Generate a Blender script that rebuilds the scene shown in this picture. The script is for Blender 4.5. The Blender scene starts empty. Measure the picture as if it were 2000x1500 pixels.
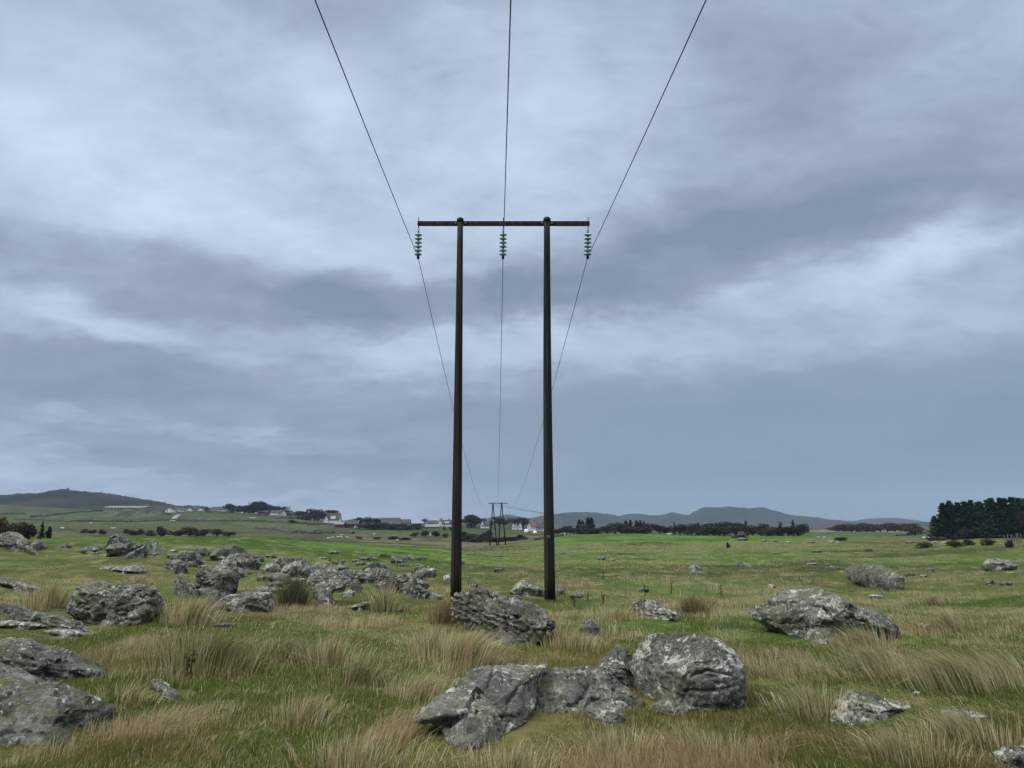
import bpy, math, random
import numpy as np
R_ = math.radians
# ------------------------------------------------------------------ camera
PITCH = R_(10.5); FPX = 1500.0; CZ = 1.65
sc = bpy.context.scene
col = sc.collection
cam_d = bpy.data.cameras.new('camera'); cam = bpy.data.objects.new('camera', cam_d); col.objects.link(cam)
cam_d.sensor_fit = 'HORIZONTAL'; cam_d.sensor_width = 36.0; cam_d.lens = 36.0 * FPX / 2000.0
cam_d.clip_start = 0.1; cam_d.clip_end = 20000
cam.location = (0, 0, CZ); cam.rotation_euler = (R_(90) + PITCH, 0, 0)
sc.camera = cam
sc.view_settings.view_transform = 'Standard'; sc.view_settings.look = 'None'
sc.view_settings.exposure = 0.6; sc.view_settings.gamma = 1.0
sc.cycles.max_bounces = 6; sc.cycles.diffuse_bounces = 3; sc.cycles.glossy_bounces = 2
sc.cycles.transmission_bounces = 4; sc.cycles.transparent_max_bounces = 6; sc.cycles.volume_bounces = 0
sc.cycles.use_denoising = True
sc.cycles.caustics_reflective = False; sc.cycles.caustics_refractive = False

def at(u, v, Y):
    """world point seen at pixel (u, v) of the 2000x1500 photograph at forward distance Y"""
    yp = (750.0 - v) / FPX; xp = (u - 1000.0) / FPX
    k = Y / (math.cos(PITCH) - yp * math.sin(PITCH))
    return (xp * k, Y, CZ + k * (math.sin(PITCH) + yp * math.cos(PITCH)))

# ------------------------------------------------------------------ node helpers
class NT:
    def __init__(s, tree): s.t = tree; s.n = tree.nodes; s.l = tree.links
    def node(s, typ, **kw):
        n = s.n.new(typ)
        for k, v in kw.items(): setattr(n, k, v)
        return n
    def put(s, sock, v):
        if isinstance(v, bpy.types.NodeSocket): s.l.new(v, sock)
        elif v is not None: sock.default_value = v
    def m(s, op, a, b=None, c=None, clamp=False):
        n = s.node('ShaderNodeMath', operation=op); n.use_clamp = clamp
        s.put(n.inputs[0], a)
        if b is not None: s.put(n.inputs[1], b)
        if c is not None: s.put(n.inputs[2], c)
        return n.outputs[0]
    def vm(s, op, a, b=None):
        n = s.node('ShaderNodeVectorMath', operation=op); s.put(n.inputs[0], a)
        if b is not None: s.put(n.inputs[1], b)
        return n.outputs[0]
    def noise(s, vec, scale, detail=3, rough=0.5, dist=0.0, out=0):
        n = s.node('ShaderNodeTexNoise'); s.put(n.inputs['Vector'], vec)
        n.inputs['Scale'].default_value = scale; n.inputs['Detail'].default_value = detail
        n.inputs['Roughness'].default_value = rough; n.inputs['Distortion'].default_value = dist
        return n.outputs[out]
    def ss(s, x, lo, hi):
        n = s.node('ShaderNodeMapRange', interpolation_type='SMOOTHSTEP')
        s.put(n.inputs[0], x); n.inputs[1].default_value = lo; n.inputs[2].default_value = hi
        n.inputs[3].default_value = 0; n.inputs[4].default_value = 1
        return n.outputs[0]
    def mix(s, f, a, b, blend='MIX'):
        n = s.node('ShaderNodeMix', data_type='RGBA', blend_type=blend)
        s.put(n.inputs[0], f)
        for i, v in ((6, a), (7, b)):
            if isinstance(v, tuple) and len(v) == 3: v = v + (1,)
            s.put(n.inputs[i], v)
        return n.outputs[2]
    def scalev(s, vec, sx, sy, sz, rot=(0, 0, 0)):
        n = s.node('ShaderNodeMapping'); s.put(n.inputs[0], vec)
        n.inputs['Scale'].default_value = (sx, sy, sz); n.inputs['Rotation'].default_value = rot
        return n.outputs[0]

def srgb(r, g, b):
    f = lambda c: ((c / 255 + 0.055) / 1.055) ** 2.4 if c > 10 else c / 255 / 12.92
    return (f(r), f(g), f(b))

# ------------------------------------------------------------------ sky (world) and sun
SUN_EL, SUN_AZ = R_(45), R_(-115)          # azimuth from +Y towards +X
w = bpy.data.worlds.new('World'); sc.world = w; w.use_nodes = True
w.node_tree.nodes.clear(); N = NT(w.node_tree)
tc = N.node('ShaderNodeTexCoord').outputs['Generated']
sep = N.node('ShaderNodeSeparateXYZ'); N.l.new(tc, sep.inputs[0])
X, Y, Z = sep.outputs
zc = N.m('MAXIMUM', Z, 0.0)
# cloud-deck coordinates: direction projected on a layer overhead
den = N.m('ADD', zc, 0.24)
cx = N.m('DIVIDE', X, den); cy = N.m('DIVIDE', Y, den)
cmb = N.node('ShaderNodeCombineXYZ'); N.put(cmb.inputs[0], cx); N.put(cmb.inputs[1], cy)
deck = cmb.outputs[0]
warp1 = N.noise(deck, 0.9, 4, 0.55); warp2 = N.noise(N.vm('ADD', deck, (7.3, 2.1, 0.0)), 0.9, 4, 0.55)
az0 = N.m('ARCTAN2', X, Y); el0 = N.m('ARCSINE', Z)
wf1 = N.noise(deck, 4.5, 6, 0.6); wf2 = N.noise(N.vm('ADD', deck, (3.1, 5.7, 0.0)), 4.5, 6, 0.6)
az = N.m('ADD', az0, N.m('ADD', N.m('MULTIPLY', N.m('SUBTRACT', warp1, 0.5), 0.30), N.m('MULTIPLY', N.m('SUBTRACT', wf1, 0.5), 0.16)))
el = N.m('ADD', el0, N.m('ADD', N.m('MULTIPLY', N.m('SUBTRACT', warp2, 0.5), 0.12), N.m('MULTIPLY', N.m('SUBTRACT', wf2, 0.5), 0.085)))
BLOBS = [  # u, v, su, sv, rot(deg), amp
    (140, 240, 300, 140, 12, .24), (330, 370, 280, 70, 10, .30), (560, 170, 120, 60, 0, .22), (780, 300, 260, 170, 0, .26),
    (1120, 150, 260, 200, 0, .18), (1150, 380, 160, 110, 0, .16), (80, 640, 160, 24, 5, .18), (300, 690, 160, 16, 8, .16),
    (900, 690, 190, 42, 0, .26), (1230, 690, 260, 42, 0, .17), (1810, 500, 130, 30, -12, .42), (1880, 590, 220, 50, -4, .12),
    (1500, 600, 280, 34, -4, .10), (40, 920, 90, 26, 0, .22), (150, 815, 60, 12, -6, .16), (480, 855, 120, 12, 0, .14),
    (1640, 330, 220, 20, -2, .12), (1120, 905, 40, 16, 0, .10), (480, 30, 380, 60, 0, -.06), (500, 235, 150, 50, 20, -.10),
    (330, 560, 330, 60, 4, -.26), (820, 600, 260, 46, 0, -.34), (1330, 535, 300, 58, -8, -.36), (1560, 400, 340, 55, -4, -.26),
    (1850, 270, 260, 120, 0, -.20), (1880, 410, 220, 45, 0, -.24), (420, 770, 430, 48, 2, -.24), (480, 890, 260, 30, 3, -.26),
    (110, 790, 220, 60, 0, -.20), (1500, 880, 620, 130, 0, -.42), (1990, 840, 80, 50, 0, -.14), (1600, 985, 700, 60, 0, -.20),
    (300, 900, 500, 80, 0, -.10), (1500, 120, 260, 90, 0, -.12), (1130, 600, 300, 40, 0, -.12)]
L = None
for (bu, bv, su, sv, rot, amp) in BLOBS:
    yp = (750 - bv) / FPX; xp = (bu - 1000) / FPX
    d = np.array([xp, math.cos(PITCH) - yp * math.sin(PITCH), math.sin(PITCH) + yp * math.cos(PITCH)])
    d /= np.linalg.norm(d)
    a0 = math.atan2(d[0], d[1]); e0 = math.asin(d[2])
    sa, se = su / FPX, sv / FPX; r = -R_(rot)
    da = N.m('SUBTRACT', az, a0); de = N.m('SUBTRACT', el, e0)
    p = N.m('ADD', N.m('MULTIPLY', da, math.cos(r) / sa), N.m('MULTIPLY', de, math.sin(r) / sa))
    q = N.m('ADD', N.m('MULTIPLY', da, -math.sin(r) / se), N.m('MULTIPLY', de, math.cos(r) / se))
    s2 = N.m('ADD', N.m('MULTIPLY', p, p), N.m('MULTIPLY', q, q))
    if amp < -.22: g = N.m('MULTIPLY', N.m('SUBTRACT', 1.0, N.ss(s2, .25, 2.6)), amp * .92)      # cloud bodies with a defined edge
    else: g = N.m('MULTIPLY', N.m('EXPONENT', N.m('MULTIPLY', s2, -0.7)), amp * .88)
    L = g if L is None else N.m('ADD', L, g)
low_ = N.m('SUBTRACT', 1.0, N.ss(el0, .16, .30)); calm = N.m('SUBTRACT', 1.0, N.m('MULTIPLY', low_, N.m('MULTIPLY_ADD', N.ss(az0, -.35, .12), .55, .30)))
n1 = N.ss(N.noise(N.scalev(deck, 1.0, 1.25, 1), 2.0, 10, 0.56, 0.35), .36, .64)
n2 = N.noise(N.scalev(deck, 1.0, 1.3, 1), 5.5, 9, 0.6, 0.4)
L = N.m('ADD', L, N.m('MULTIPLY', N.m('SUBTRACT', n1, 0.5), N.m('MULTIPLY', calm, 0.24)))
L = N.m('ADD', L, N.m('MULTIPLY', N.m('SUBTRACT', n2, 0.5), N.m('MULTIPLY', calm, 0.42)))
n3_ = N.noise(N.scalev(deck, 1.0, 1.5, 1), 9.0, 7, 0.62, 0.6)
L = N.m('ADD', L, N.m('MULTIPLY', N.m('SUBTRACT', n3_, 0.5), N.m('MULTIPLY', calm, 0.30)))
L = N.m('ADD', L, 0.48)
L = N.m('MINIMUM', N.m('MAXIMUM', L, 0.0), 1.08)
ramp = N.node('ShaderNodeValToRGB'); N.put(ramp.inputs[0], L)
cr = ramp.color_ramp; cr.elements[0].position = 0; cr.elements[0].color = srgb(126, 143, 165) + (1,)
cr.elements[1].position = 1; cr.elements[1].color = srgb(202, 220, 238) + (1,)
for pos, c in ((.25, (143, 156, 178)), (.5, (163, 178, 201)), (.75, (185, 201, 223))):
    e = cr.elements.new(pos); e.color = srgb(*c) + (1,)
# overcast is brightest overhead; extra warm gain added there, unseen, to light the ground
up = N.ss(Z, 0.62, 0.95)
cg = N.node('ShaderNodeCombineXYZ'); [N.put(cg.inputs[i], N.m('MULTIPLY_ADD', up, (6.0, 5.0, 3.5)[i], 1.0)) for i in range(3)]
rain = N.m('MULTIPLY', low_, N.ss(az0, -.05, .2))
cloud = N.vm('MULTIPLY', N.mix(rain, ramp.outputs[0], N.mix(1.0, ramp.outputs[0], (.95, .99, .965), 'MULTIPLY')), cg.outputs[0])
sky = N.node('ShaderNodeTexSky', sky_type='NISHITA'); sky.sun_disc = False
sky.sun_elevation = SUN_EL; sky.sun_rotation = SUN_AZ
bg1 = N.node('ShaderNodeBackground'); N.l.new(sky.outputs[0], bg1.inputs[0]); bg1.inputs[1].default_value = 0.10
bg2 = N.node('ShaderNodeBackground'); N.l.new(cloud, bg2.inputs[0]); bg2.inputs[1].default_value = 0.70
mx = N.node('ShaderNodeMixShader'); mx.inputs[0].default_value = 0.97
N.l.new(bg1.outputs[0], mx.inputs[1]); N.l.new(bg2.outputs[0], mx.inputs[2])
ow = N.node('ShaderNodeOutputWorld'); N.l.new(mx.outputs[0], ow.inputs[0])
w.cycles.sampling_method = 'MANUAL'; w.cycles.sample_map_resolution = 512

sd = bpy.data.lights.new('sun', 'SUN'); sd.energy = 1.5; sd.angle = R_(25); sd.color = (1.0, 0.95, 0.86)
so = bpy.data.objects.new('sun', sd); col.objects.link(so)
# lamp points along -Z of its frame: tilt from zenith by 90-el, towards azimuth
so.rotation_euler = (R_(90) - SUN_EL, 0, -SUN_AZ + math.pi)
so.location = (0, 0, 50)

# ------------------------------------------------------------------ numpy noise
def _h(ix, iy, iz, seed):
    h = (ix.astype(np.uint32) * np.uint32(374761393) + iy.astype(np.uint32) * np.uint32(668265263)
         + iz.astype(np.uint32) * np.uint32(2246822519) + np.uint32((seed * 3266489917) & 0xffffffff))
    h ^= h >> np.uint32(13); h *= np.uint32(1274126177); h ^= h >> np.uint32(16)
    h *= np.uint32(2654435761); h ^= h >> np.uint32(15)
    return h.astype(np.float32) * np.float32(1 / 4294967296.0)
def vn3(x, y, z, seed=0):
    fx, fy, fz = np.floor(x), np.floor(y), np.floor(z)
    ix, iy, iz = fx.astype(np.int64), fy.astype(np.int64), fz.astype(np.int64)
    a, b, c = x - fx, y - fy, z - fz
    a = a * a * (3 - 2 * a); b = b * b * (3 - 2 * b); c = c * c * (3 - 2 * c)
    r = 0
    for dx in (0, 1):
        for dy in (0, 1):
            for dz in (0, 1):
                r = r + _h(ix + dx, iy + dy, iz + dz, seed) * (a if dx else 1 - a) * (b if dy else 1 - b) * (c if dz else 1 - c)
    return r
def vn2(x, y, seed=0):
    fx, fy = np.floor(x), np.floor(y)
    ix, iy = fx.astype(np.int64), fy.astype(np.int64); iz = np.zeros_like(ix)
    a, b = x - fx, y - fy; a = a * a * (3 - 2 * a); b = b * b * (3 - 2 * b)
    return ((_h(ix, iy, iz, seed) * (1 - a) + _h(ix + 1, iy, iz, seed) * a) * (1 - b)
            + (_h(ix, iy + 1, iz, seed) * (1 - a) + _h(ix + 1, iy + 1, iz, seed) * a) * b)
def fb2(x, y, o=4, seed=0, g=0.5):
    r = 0; am = 1; t = 0
    for i in range(o):
        r = r + am * vn2(x + 17.3 * i, y - 9.1 * i, seed + i); t += am; am *= g; x = x * 2.03; y = y * 2.03
    return r / t
def fb3(x, y, z, o=4, seed=0, g=0.5):
    r = 0; am = 1; t = 0
    for i in range(o):
        r = r + am * vn3(x + 11.3 * i, y - 7.1 * i, z + 3.7 * i, seed + i); t += am; am *= g; x = x * 2.03; y = y * 2.03; z = z * 2.03
    return r / t
def sst(x, a, b):
    t = np.clip((x - a) / (b - a), 0, 1); return t * t * (3 - 2 * t)

# ------------------------------------------------------------------ terrain
NEAR = [(2.5, 2400), (5.8, 1500), (8, 1361)]
PROF = {
    -300: [(12, 1260), (17, 1195), (25, 1130), (35, 1082), (48, 1052), (60, 1056), (90, 1052), (150, 1046), (250, 1036), (350, 1026), (450, 1012), (550, 998), (700, 982), (850, 984), (1000, 990), (1500, 1005)],
    0: [(12, 1262), (17, 1200), (25, 1135), (35, 1088), (46, 1056), (60, 1060), (90, 1058), (150, 1050), (250, 1038), (350, 1028), (450, 1018), (550, 1006), (700, 985), (850, 986), (1000, 992), (1500, 1008)],
    150: [(12, 1262), (17, 1201), (25, 1140), (35, 1093), (48, 1058), (60, 1050), (90, 1054), (150, 1052), (250, 1040), (350, 1029), (450, 1018), (550, 1010), (700, 996), (850, 996), (1000, 1000), (1500, 1010)],
    300: [(12, 1262), (17, 1202), (25, 1143), (35, 1096), (45, 1064), (58, 1048), (75, 1052), (120, 1056), (200, 1050), (260, 1042), (330, 1033), (430, 1021), (520, 1012), (620, 1001), (720, 999), (900, 1004), (1500, 1012)],
    420: [(12, 1263), (17, 1205), (25, 1150), (35, 1104), (46, 1068), (60, 1048), (80, 1051), (125, 1055), (200, 1050), (260, 1042), (330, 1032), (430, 1019), (520, 1009), (600, 1001), (700, 1000), (900, 1006), (1500, 1014)],
    540: [(12, 1264), (17, 1207), (25, 1158), (35, 1112), (48, 1076), (65, 1053), (85, 1053), (130, 1056), (200, 1051), (260, 1043), (330, 1033), (430, 1021), (520, 1010), (600, 1006), (700, 1006), (900, 1010), (1500, 1018)],
    650: [(12, 1264), (17, 1210), (25, 1163), (35, 1122), (48, 1088), (65, 1066), (90, 1060), (120, 1060), (180, 1058), (240, 1051), (300, 1043), (380, 1034), (450, 1027), (520, 1019), (600, 1016), (900, 1020), (1500, 1025)],
    800: [(12, 1265), (17, 1213), (25, 1170), (35, 1137), (48, 1108), (65, 1087), (90, 1072), (120, 1068), (170, 1066), (230, 1060), (300, 1049), (380, 1038), (450, 1031), (550, 1024), (700, 1023), (900, 1025), (1500, 1028)],
    980: [(12, 1267), (17, 1215), (25, 1173), (40, 1134), (60, 1109), (90, 1087), (130, 1072), (170, 1069), (215, 1068), (260, 1061), (330, 1047), (420, 1037), (520, 1029), (600, 1026), (750, 1027), (1500, 1029)],
    1100: [(12, 1267), (17, 1215), (25, 1175), (40, 1134), (60, 1110), (90, 1086), (130, 1071), (160, 1060), (200, 1049), (240, 1043), (300, 1046), (400, 1041), (600, 1036), (1000, 1032), (1500, 1031)],
    1250: [(12, 1267), (17, 1216), (25, 1176), (40, 1134), (60, 1109), (90, 1086), (120, 1075), (150, 1065), (180, 1051), (215, 1041), (260, 1044), (400, 1041), (600, 1037), (1000, 1033), (1500, 1031)],
    1400: [(12, 1267), (17, 1217), (25, 1178), (40, 1136), (60, 1109), (90, 1084), (120, 1070), (150, 1061), (190, 1052), (240, 1048), (300, 1047), (450, 1041), (1000, 1033), (1500, 1031)],
    1650: [(12, 1268), (17, 1219), (25, 1180), (40, 1138), (60, 1108), (90, 1080), (130, 1064), (180, 1054), (260, 1048), (400, 1041), (600, 1038), (1000, 1034), (1500, 1031)],
    1780: [(12, 1268), (17, 1219), (25, 1178), (40, 1134), (60, 1104), (90, 1078), (115, 1066), (150, 1057), (200, 1052), (300, 1047), (400, 1042), (600, 1038), (1000, 1034), (1500, 1031)],
    1900: [(12, 1267), (17, 1216), (25, 1172), (40, 1127), (58, 1100), (72, 1088), (88, 1066), (100, 1062), (130, 1057), (170, 1053), (250, 1050), (400, 1043), (1000, 1035), (1500, 1031)],
    2050: [(12, 1264), (17, 1211), (25, 1163), (40, 1115), (55, 1088), (66, 1070), (80, 1062), (100, 1058), (130, 1055), (170, 1052), (250, 1050), (400, 1043), (1000, 1035), (1500, 1031)],
    2400: [(12, 1262), (17, 1208), (25, 1158), (40, 1108), (55, 1082), (66, 1066), (80, 1060), (100, 1057), (130, 1054), (170, 1051), (250, 1048), (400, 1043), (1000, 1035), (1500, 1031)]}
LD = np.linspace(math.log(2.5), math.log(9000), 300)
UU = np.linspace(-600, 2600, 129)
pk = sorted(PROF); rows = []
for k in pk:
    pts = NEAR + PROF[k] + [(9000, 1029.0)]
    rows.append(np.interp(LD, [math.log(d) for d, _ in pts], [v for _, v in pts]))
rows = np.array(rows)
G = np.array([np.interp(UU, pk, rows[:, i]) for i in range(len(LD))]).T
DD = np.exp(LD)
GZ = DD[None, :] * np.tan(PITCH - np.arctan((G - 750) / FPX)) + CZ
GZ[:, DD < 8.0] = 0.0
for _ in range(3):
    GZ[:, 1:-1] = (GZ[:, :-2] + 2 * GZ[:, 1:-1] + GZ[:, 2:]) / 4
    GZ[1:-1, :] = (GZ[:-2, :] + 2 * GZ[1:-1, :] + GZ[2:, :]) / 4
def ud(x, y):
    r = np.sqrt(x * x + y * y) + 1e-6
    th = np.arctan2(x, y); tcl = np.clip(th, -R_(48), R_(48))
    D = r * np.cos(tcl); u = 1000 + FPX / math.cos(PITCH) * np.tan(tcl) * 0.995
    return u, D
def gbase(x, y):
    u, D = ud(x, y)
    fu = np.clip((u - UU[0]) / (UU[1] - UU[0]), 0, len(UU) - 1.001)
    fd = np.clip((np.log(np.maximum(D, 2.5)) - LD[0]) / (LD[1] - LD[0]), 0, len(LD) - 1.001)
    iu = fu.astype(int); idd = fd.astype(int); a = fu - iu; b = fd - idd
    return ((GZ[iu, idd] * (1 - a) + GZ[iu + 1, idd] * a) * (1 - b) + (GZ[iu, idd + 1] * (1 - a) + GZ[iu + 1, idd + 1] * a) * b)
def gz(x, y):
    x = np.asarray(x, dtype=np.float64); y = np.asarray(y, dtype=np.float64)
    z = gbase(x, y); r = np.sqrt(x * x + y * y)
    z = z + (fb2(x / 1.7, y / 1.7, 3, 5) - 0.5) * (0.10 + 0.12 * sst(r, 10, 18) + .14 * sst(r, 28, 45)) * (1 - sst(r, 60, 150))
    z = z + (fb2(x / 0.55, y / 0.55, 2, 9) - 0.5) * 0.10 * (1 - sst(r, 20, 60))
    z = z + (fb2(x / 9, y / 9, 3, 15) - 0.5) * 0.5 * sst(r, 45, 150)
    z = z + (fb2(x / 40, y / 40, 4, 25) - 0.5) * 3.0 * sst(r, 200, 600)
    return z
def gz1(x, y): return float(gz(np.array([x]), np.array([y]))[0])
def hit(u, v, dmax=1400, dmin=4.5):
    """forward distance at which the sight line of pixel (u, v) meets the ground"""
    Ds = np.exp(np.linspace(math.log(dmin), math.log(dmax), 400))
    P = np.array([at(u, v, d) for d in Ds])
    below = gz(P[:, 0], Ds) > P[:, 2]
    k = int(np.argmax(below)) if below.any() else None
    return None if k is None else float(Ds[k])

GREEN = np.array([.072, .115, .022]); LIME = np.array([.066, .116, .020]); OLIVE = np.array([.095, .112, .030])
STRAW = np.array([.36, .29, .165]); RUST = np.array([.17, .105, .045]); BLUEG = np.array([.070, .125, .050])
HEATH = np.array([.125, .103, .056]); DARKG = np.array([.060, .085, .035])
def mixc(a, b, t): return a * (1 - t[:, None]) + b * t[:, None]
def fields(x, y):
    """straw share 0..1 and green tone for a point on the ground"""
    u, D = ud(x, y)
    n = fb2(x / 2.6, y / 2.6 * 0.8, 4, 31); n2_ = fb2(x / 7, y / 7, 3, 41); n3 = fb2(x / 0.8, y / 0.8, 3, 51)
    straw = sst(n * 0.5 + n2_ * 0.25 + n3 * 0.25, 0.42, 0.60)
    # rows of the photograph that are mostly straw or mostly green
    bias = np.interp(D, [4, 6.5, 8, 10, 14, 20, 26, 34, 44, 60, 95, 105, 140, 160, 200], [-.02, -.08, -.30, -.34, -.26, -.14, -.02, -.04, -.12, -.10, -.14, .05, .46, .1, -.4])
    bias = bias + np.where(D < 45, sst(u, 900, 1500) * 0.12 * sst(D, 12, 20), 0)
    bias = bias - (1 - sst(u, 100, 900)) * sst(D, 20, 40) * (1 - sst(D, 70, 90)) * 0.30
    bias = bias - (1 - sst(u, 750, 1000)) * sst(D, 48, 58) * 0.6
    straw = np.clip(straw + bias, 0, 1)
    return straw, n, n2_, n3, u, D
def gcol(x, y):
    straw, n, n2_, n3, u, D = fields(x, y)
    c = mixc(np.tile(OLIVE * 0.75, (len(x), 1)), GREEN, sst(n2_, .38, .62))
    c = mixc(c, LIME, sst(D, 30, 75))
    c = mixc(c, STRAW * 0.62, straw * (0.28 * (1 - sst(D, 15, 40)) + 0.42 * sst(D, 15, 40)))
    c = mixc(c, RUST, sst(n, .55, .75) * (1 - sst(D, 15, 40)) * .3)
    crest = (1 - sst(u, 850, 960)) * sst(D, 42, 52) + sst(u, 1020, 1080) * sst(D, 145, 165) * (1 - sst(u, 1450, 1600)); c = mixc(c, np.array([.082, .158, .018]), np.clip(crest, 0, 1) * .95)
    # far land
    far = sst(D, 95, 125) * (1 - sst(u, 930, 1060)) + sst(D, 235, 300) * sst(u, 930, 1060)
    nn = fb2(x / 60, y / 35, 4, 61)
    fc = mixc(np.tile(np.array([.048, .072, .024]), (len(x), 1)), DARKG * .6, sst(nn, .42, .56))
    heath = sst(u, 620, 720) * (1 - sst(u, 1060, 1110)) * sst(D, 115, 135) * (1 - sst(D, 300, 360))
    heath = heath + .75 * (1 - sst(u, 560, 640)) * sst(D, 140, 180) * (1 - sst(D, 230, 290)) * sst(nn, .42, .55)
    hn = fb2(x / 9, y / 14, 4, 71)
    hc = mixc(np.tile(HEATH * 1.1, (len(x), 1)), DARKG * .8, sst(hn, .50, .60))
    fc = mixc(fc, hc, np.clip(heath, 0, 1))
    field = sst(D, 310, 330) * (1 - sst(D, 560, 620)) * (1 - sst(u, 600, 700))
    fc = mixc(fc, np.array([.052, .092, .026]), field * sst(nn, .40, .52) * .8)
    band = (1 - sst(np.abs(D - 405), 22, 40)) * (1 - sst(u, 600, 680)); fc = mixc(fc, np.array([.070, .080, .034]), band * .8)
    moor = sst(D, 640, 720) * (1 - sst(u, 300, 420)); fc = mixc(fc, np.array([.058, .070, .032]), moor * .8)
    c = mixc(c, fc, np.clip(far, 0, 1))
    plough = sst(u, 1560, 1590) * (1 - sst(u, 1790, 1830)) * sst(D, 470, 500) * (1 - sst(D, 800, 900))
    c = mixc(c, np.array([.26, .20, .14]), plough * .75)
    gfar = sst(u, 1560, 1590) * sst(D, 250, 280) * (1 - sst(D, 470, 500)); c = mixc(c, np.array([.052, .100, .040]), gfar * .8)
    mot = fb2(x / 14, y / 9, 4, 131); c = c * (1 - .50 * (sst(mot, .48, .62) * sst(D, 30, 60))[:, None])
    return np.clip(c * (0.86 + 0.28 * n3[:, None]), 0, 1)

# ------------------------------------------------------------------ mesh and tagging helpers
def mk(name, V, F, mat=None, parent=None, smooth=False, colors=None, loc=None):
    me = bpy.data.meshes.new(name); V = np.asarray(V, dtype=np.float32)
    if isinstance(F, np.ndarray) and F.ndim == 2:
        nf, k = F.shape
        me.vertices.add(len(V)); me.vertices.foreach_set('co', V.ravel())
        me.loops.add(nf * k); me.loops.foreach_set('vertex_index', F.astype(np.int32).ravel())
        me.polygons.add(nf); me.polygons.foreach_set('loop_start', np.arange(0, nf * k, k, dtype=np.int32))
        me.update(calc_edges=True)
    else:
        me.from_pydata([tuple(map(float, v)) for v in V], [], [tuple(int(i) for i in f) for f in F]); me.update()
    if smooth: me.polygons.foreach_set('use_smooth', np.ones(len(me.polygons), dtype=bool))
    if colors is not None:
        a = me.color_attributes.new('tint', 'FLOAT_COLOR', 'POINT')
        c = np.ones((len(V), 4), dtype=np.float32); c[:, :3] = colors; a.data.foreach_set('color', c.ravel())
    if mat: me.materials.append(mat)
    o = bpy.data.objects.new(name, me); col.objects.link(o)
    if parent: o.parent = parent
    if loc is not None: o.location = loc
    return o
def tag(o, label=None, cat=None, group=None, kind=None):
    if label: o['label'] = label
    if cat: o['category'] = cat
    if group: o['group'] = group
    if kind: o['kind'] = kind
    return o
def empty(name, loc, rz=0.0):
    o = bpy.data.objects.new(name, None); col.objects.link(o); o.location = loc; o.rotation_euler.z = rz; o.empty_display_size = 0.2
    return o
class MB:
    def __init__(s): s.V = []; s.F = []
    def add(s, V, F):
        b = len(s.V); s.V += [tuple(v) for v in V]; s.F += [tuple(i + b for i in f) for f in F]; return s
    def box(s, x0, x1, y0, y1, z0, z1):
        return s.add([(x0, y0, z0), (x1, y0, z0), (x1, y1, z0), (x0, y1, z0), (x0, y0, z1), (x1, y0, z1), (x1, y1, z1), (x0, y1, z1)],
                     [(0, 3, 2, 1), (4, 5, 6, 7), (0, 1, 5, 4), (1, 2, 6, 5), (2, 3, 7, 6), (3, 0, 4, 7)])
    def tube(s, pts, rad, n=8, cap=True):
        pts = [np.array(p, float) for p in pts]; m = len(pts); rad = rad if hasattr(rad, '__len__') else [rad] * m
        V = []
        for i, p in enumerate(pts):
            t = pts[min(i + 1, m - 1)] - pts[max(i - 1, 0)]; t /= np.linalg.norm(t) + 1e-9
            a = np.cross(t, (0, 0, 1) if abs(t[2]) < .9 else (1, 0, 0)); a /= np.linalg.norm(a); b = np.cross(t, a)
            for j in range(n):
                th = 2 * math.pi * j / n; V.append(p + rad[i] * (math.cos(th) * a + math.sin(th) * b))
        F = [(i * n + j, i * n + (j + 1) % n, (i + 1) * n + (j + 1) % n, (i + 1) * n + j) for i in range(m - 1) for j in range(n)]
        if cap: F += [tuple(range(n))[::-1], tuple((m - 1) * n + j for j in range(n))]
        return s.add(V, F)
    def lathe(s, prof, c=(0, 0, 0), n=20):
        V = [(c[0] + r * math.cos(2 * math.pi * j / n), c[1] + r * math.sin(2 * math.pi * j / n), c[2] + z) for r, z in prof for j in range(n)]
        F = [(i * n + j, i * n + (j + 1) % n, (i + 1) * n + (j + 1) % n, (i + 1) * n + j) for i in range(len(prof) - 1) for j in range(n)]
        return s.add(V, F)
    def build(s, name, mat, parent=None, smooth=False): return mk(name, s.V, s.F, mat, parent, smooth)

# ------------------------------------------------------------------ materials
def newmat(name):
    m = bpy.data.materials.new(name); m.use_nodes = True; m.node_tree.nodes.clear(); n = NT(m.node_tree)
    b = n.node('ShaderNodeBsdfPrincipled'); o = n.node('ShaderNodeOutputMaterial'); n.l.new(b.outputs[0], o.inputs[0])
    b.inputs['Specular IOR Level'].default_value = 0.25
    return m, n, b, o
def plain(name, c, rough=0.8, var=0.25, scale=2.0, metal=0.0, stretch=(1, 1, 1)):
    m, n, b, o = newmat(name)
    oc = n.node('ShaderNodeTexCoord').outputs['Object']
    f = n.noise(n.scalev(oc, *stretch), scale, 5, .6)
    lo = tuple(x * (1 - var) for x in c); hi = tuple(min(1, x * (1 + var)) for x in c)
    n.put(b.inputs['Base Color'], n.mix(n.ss(f, .3, .7), lo, hi)); b.inputs['Roughness'].default_value = rough; b.inputs['Metallic'].default_value = metal
    return m
M = {}
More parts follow.
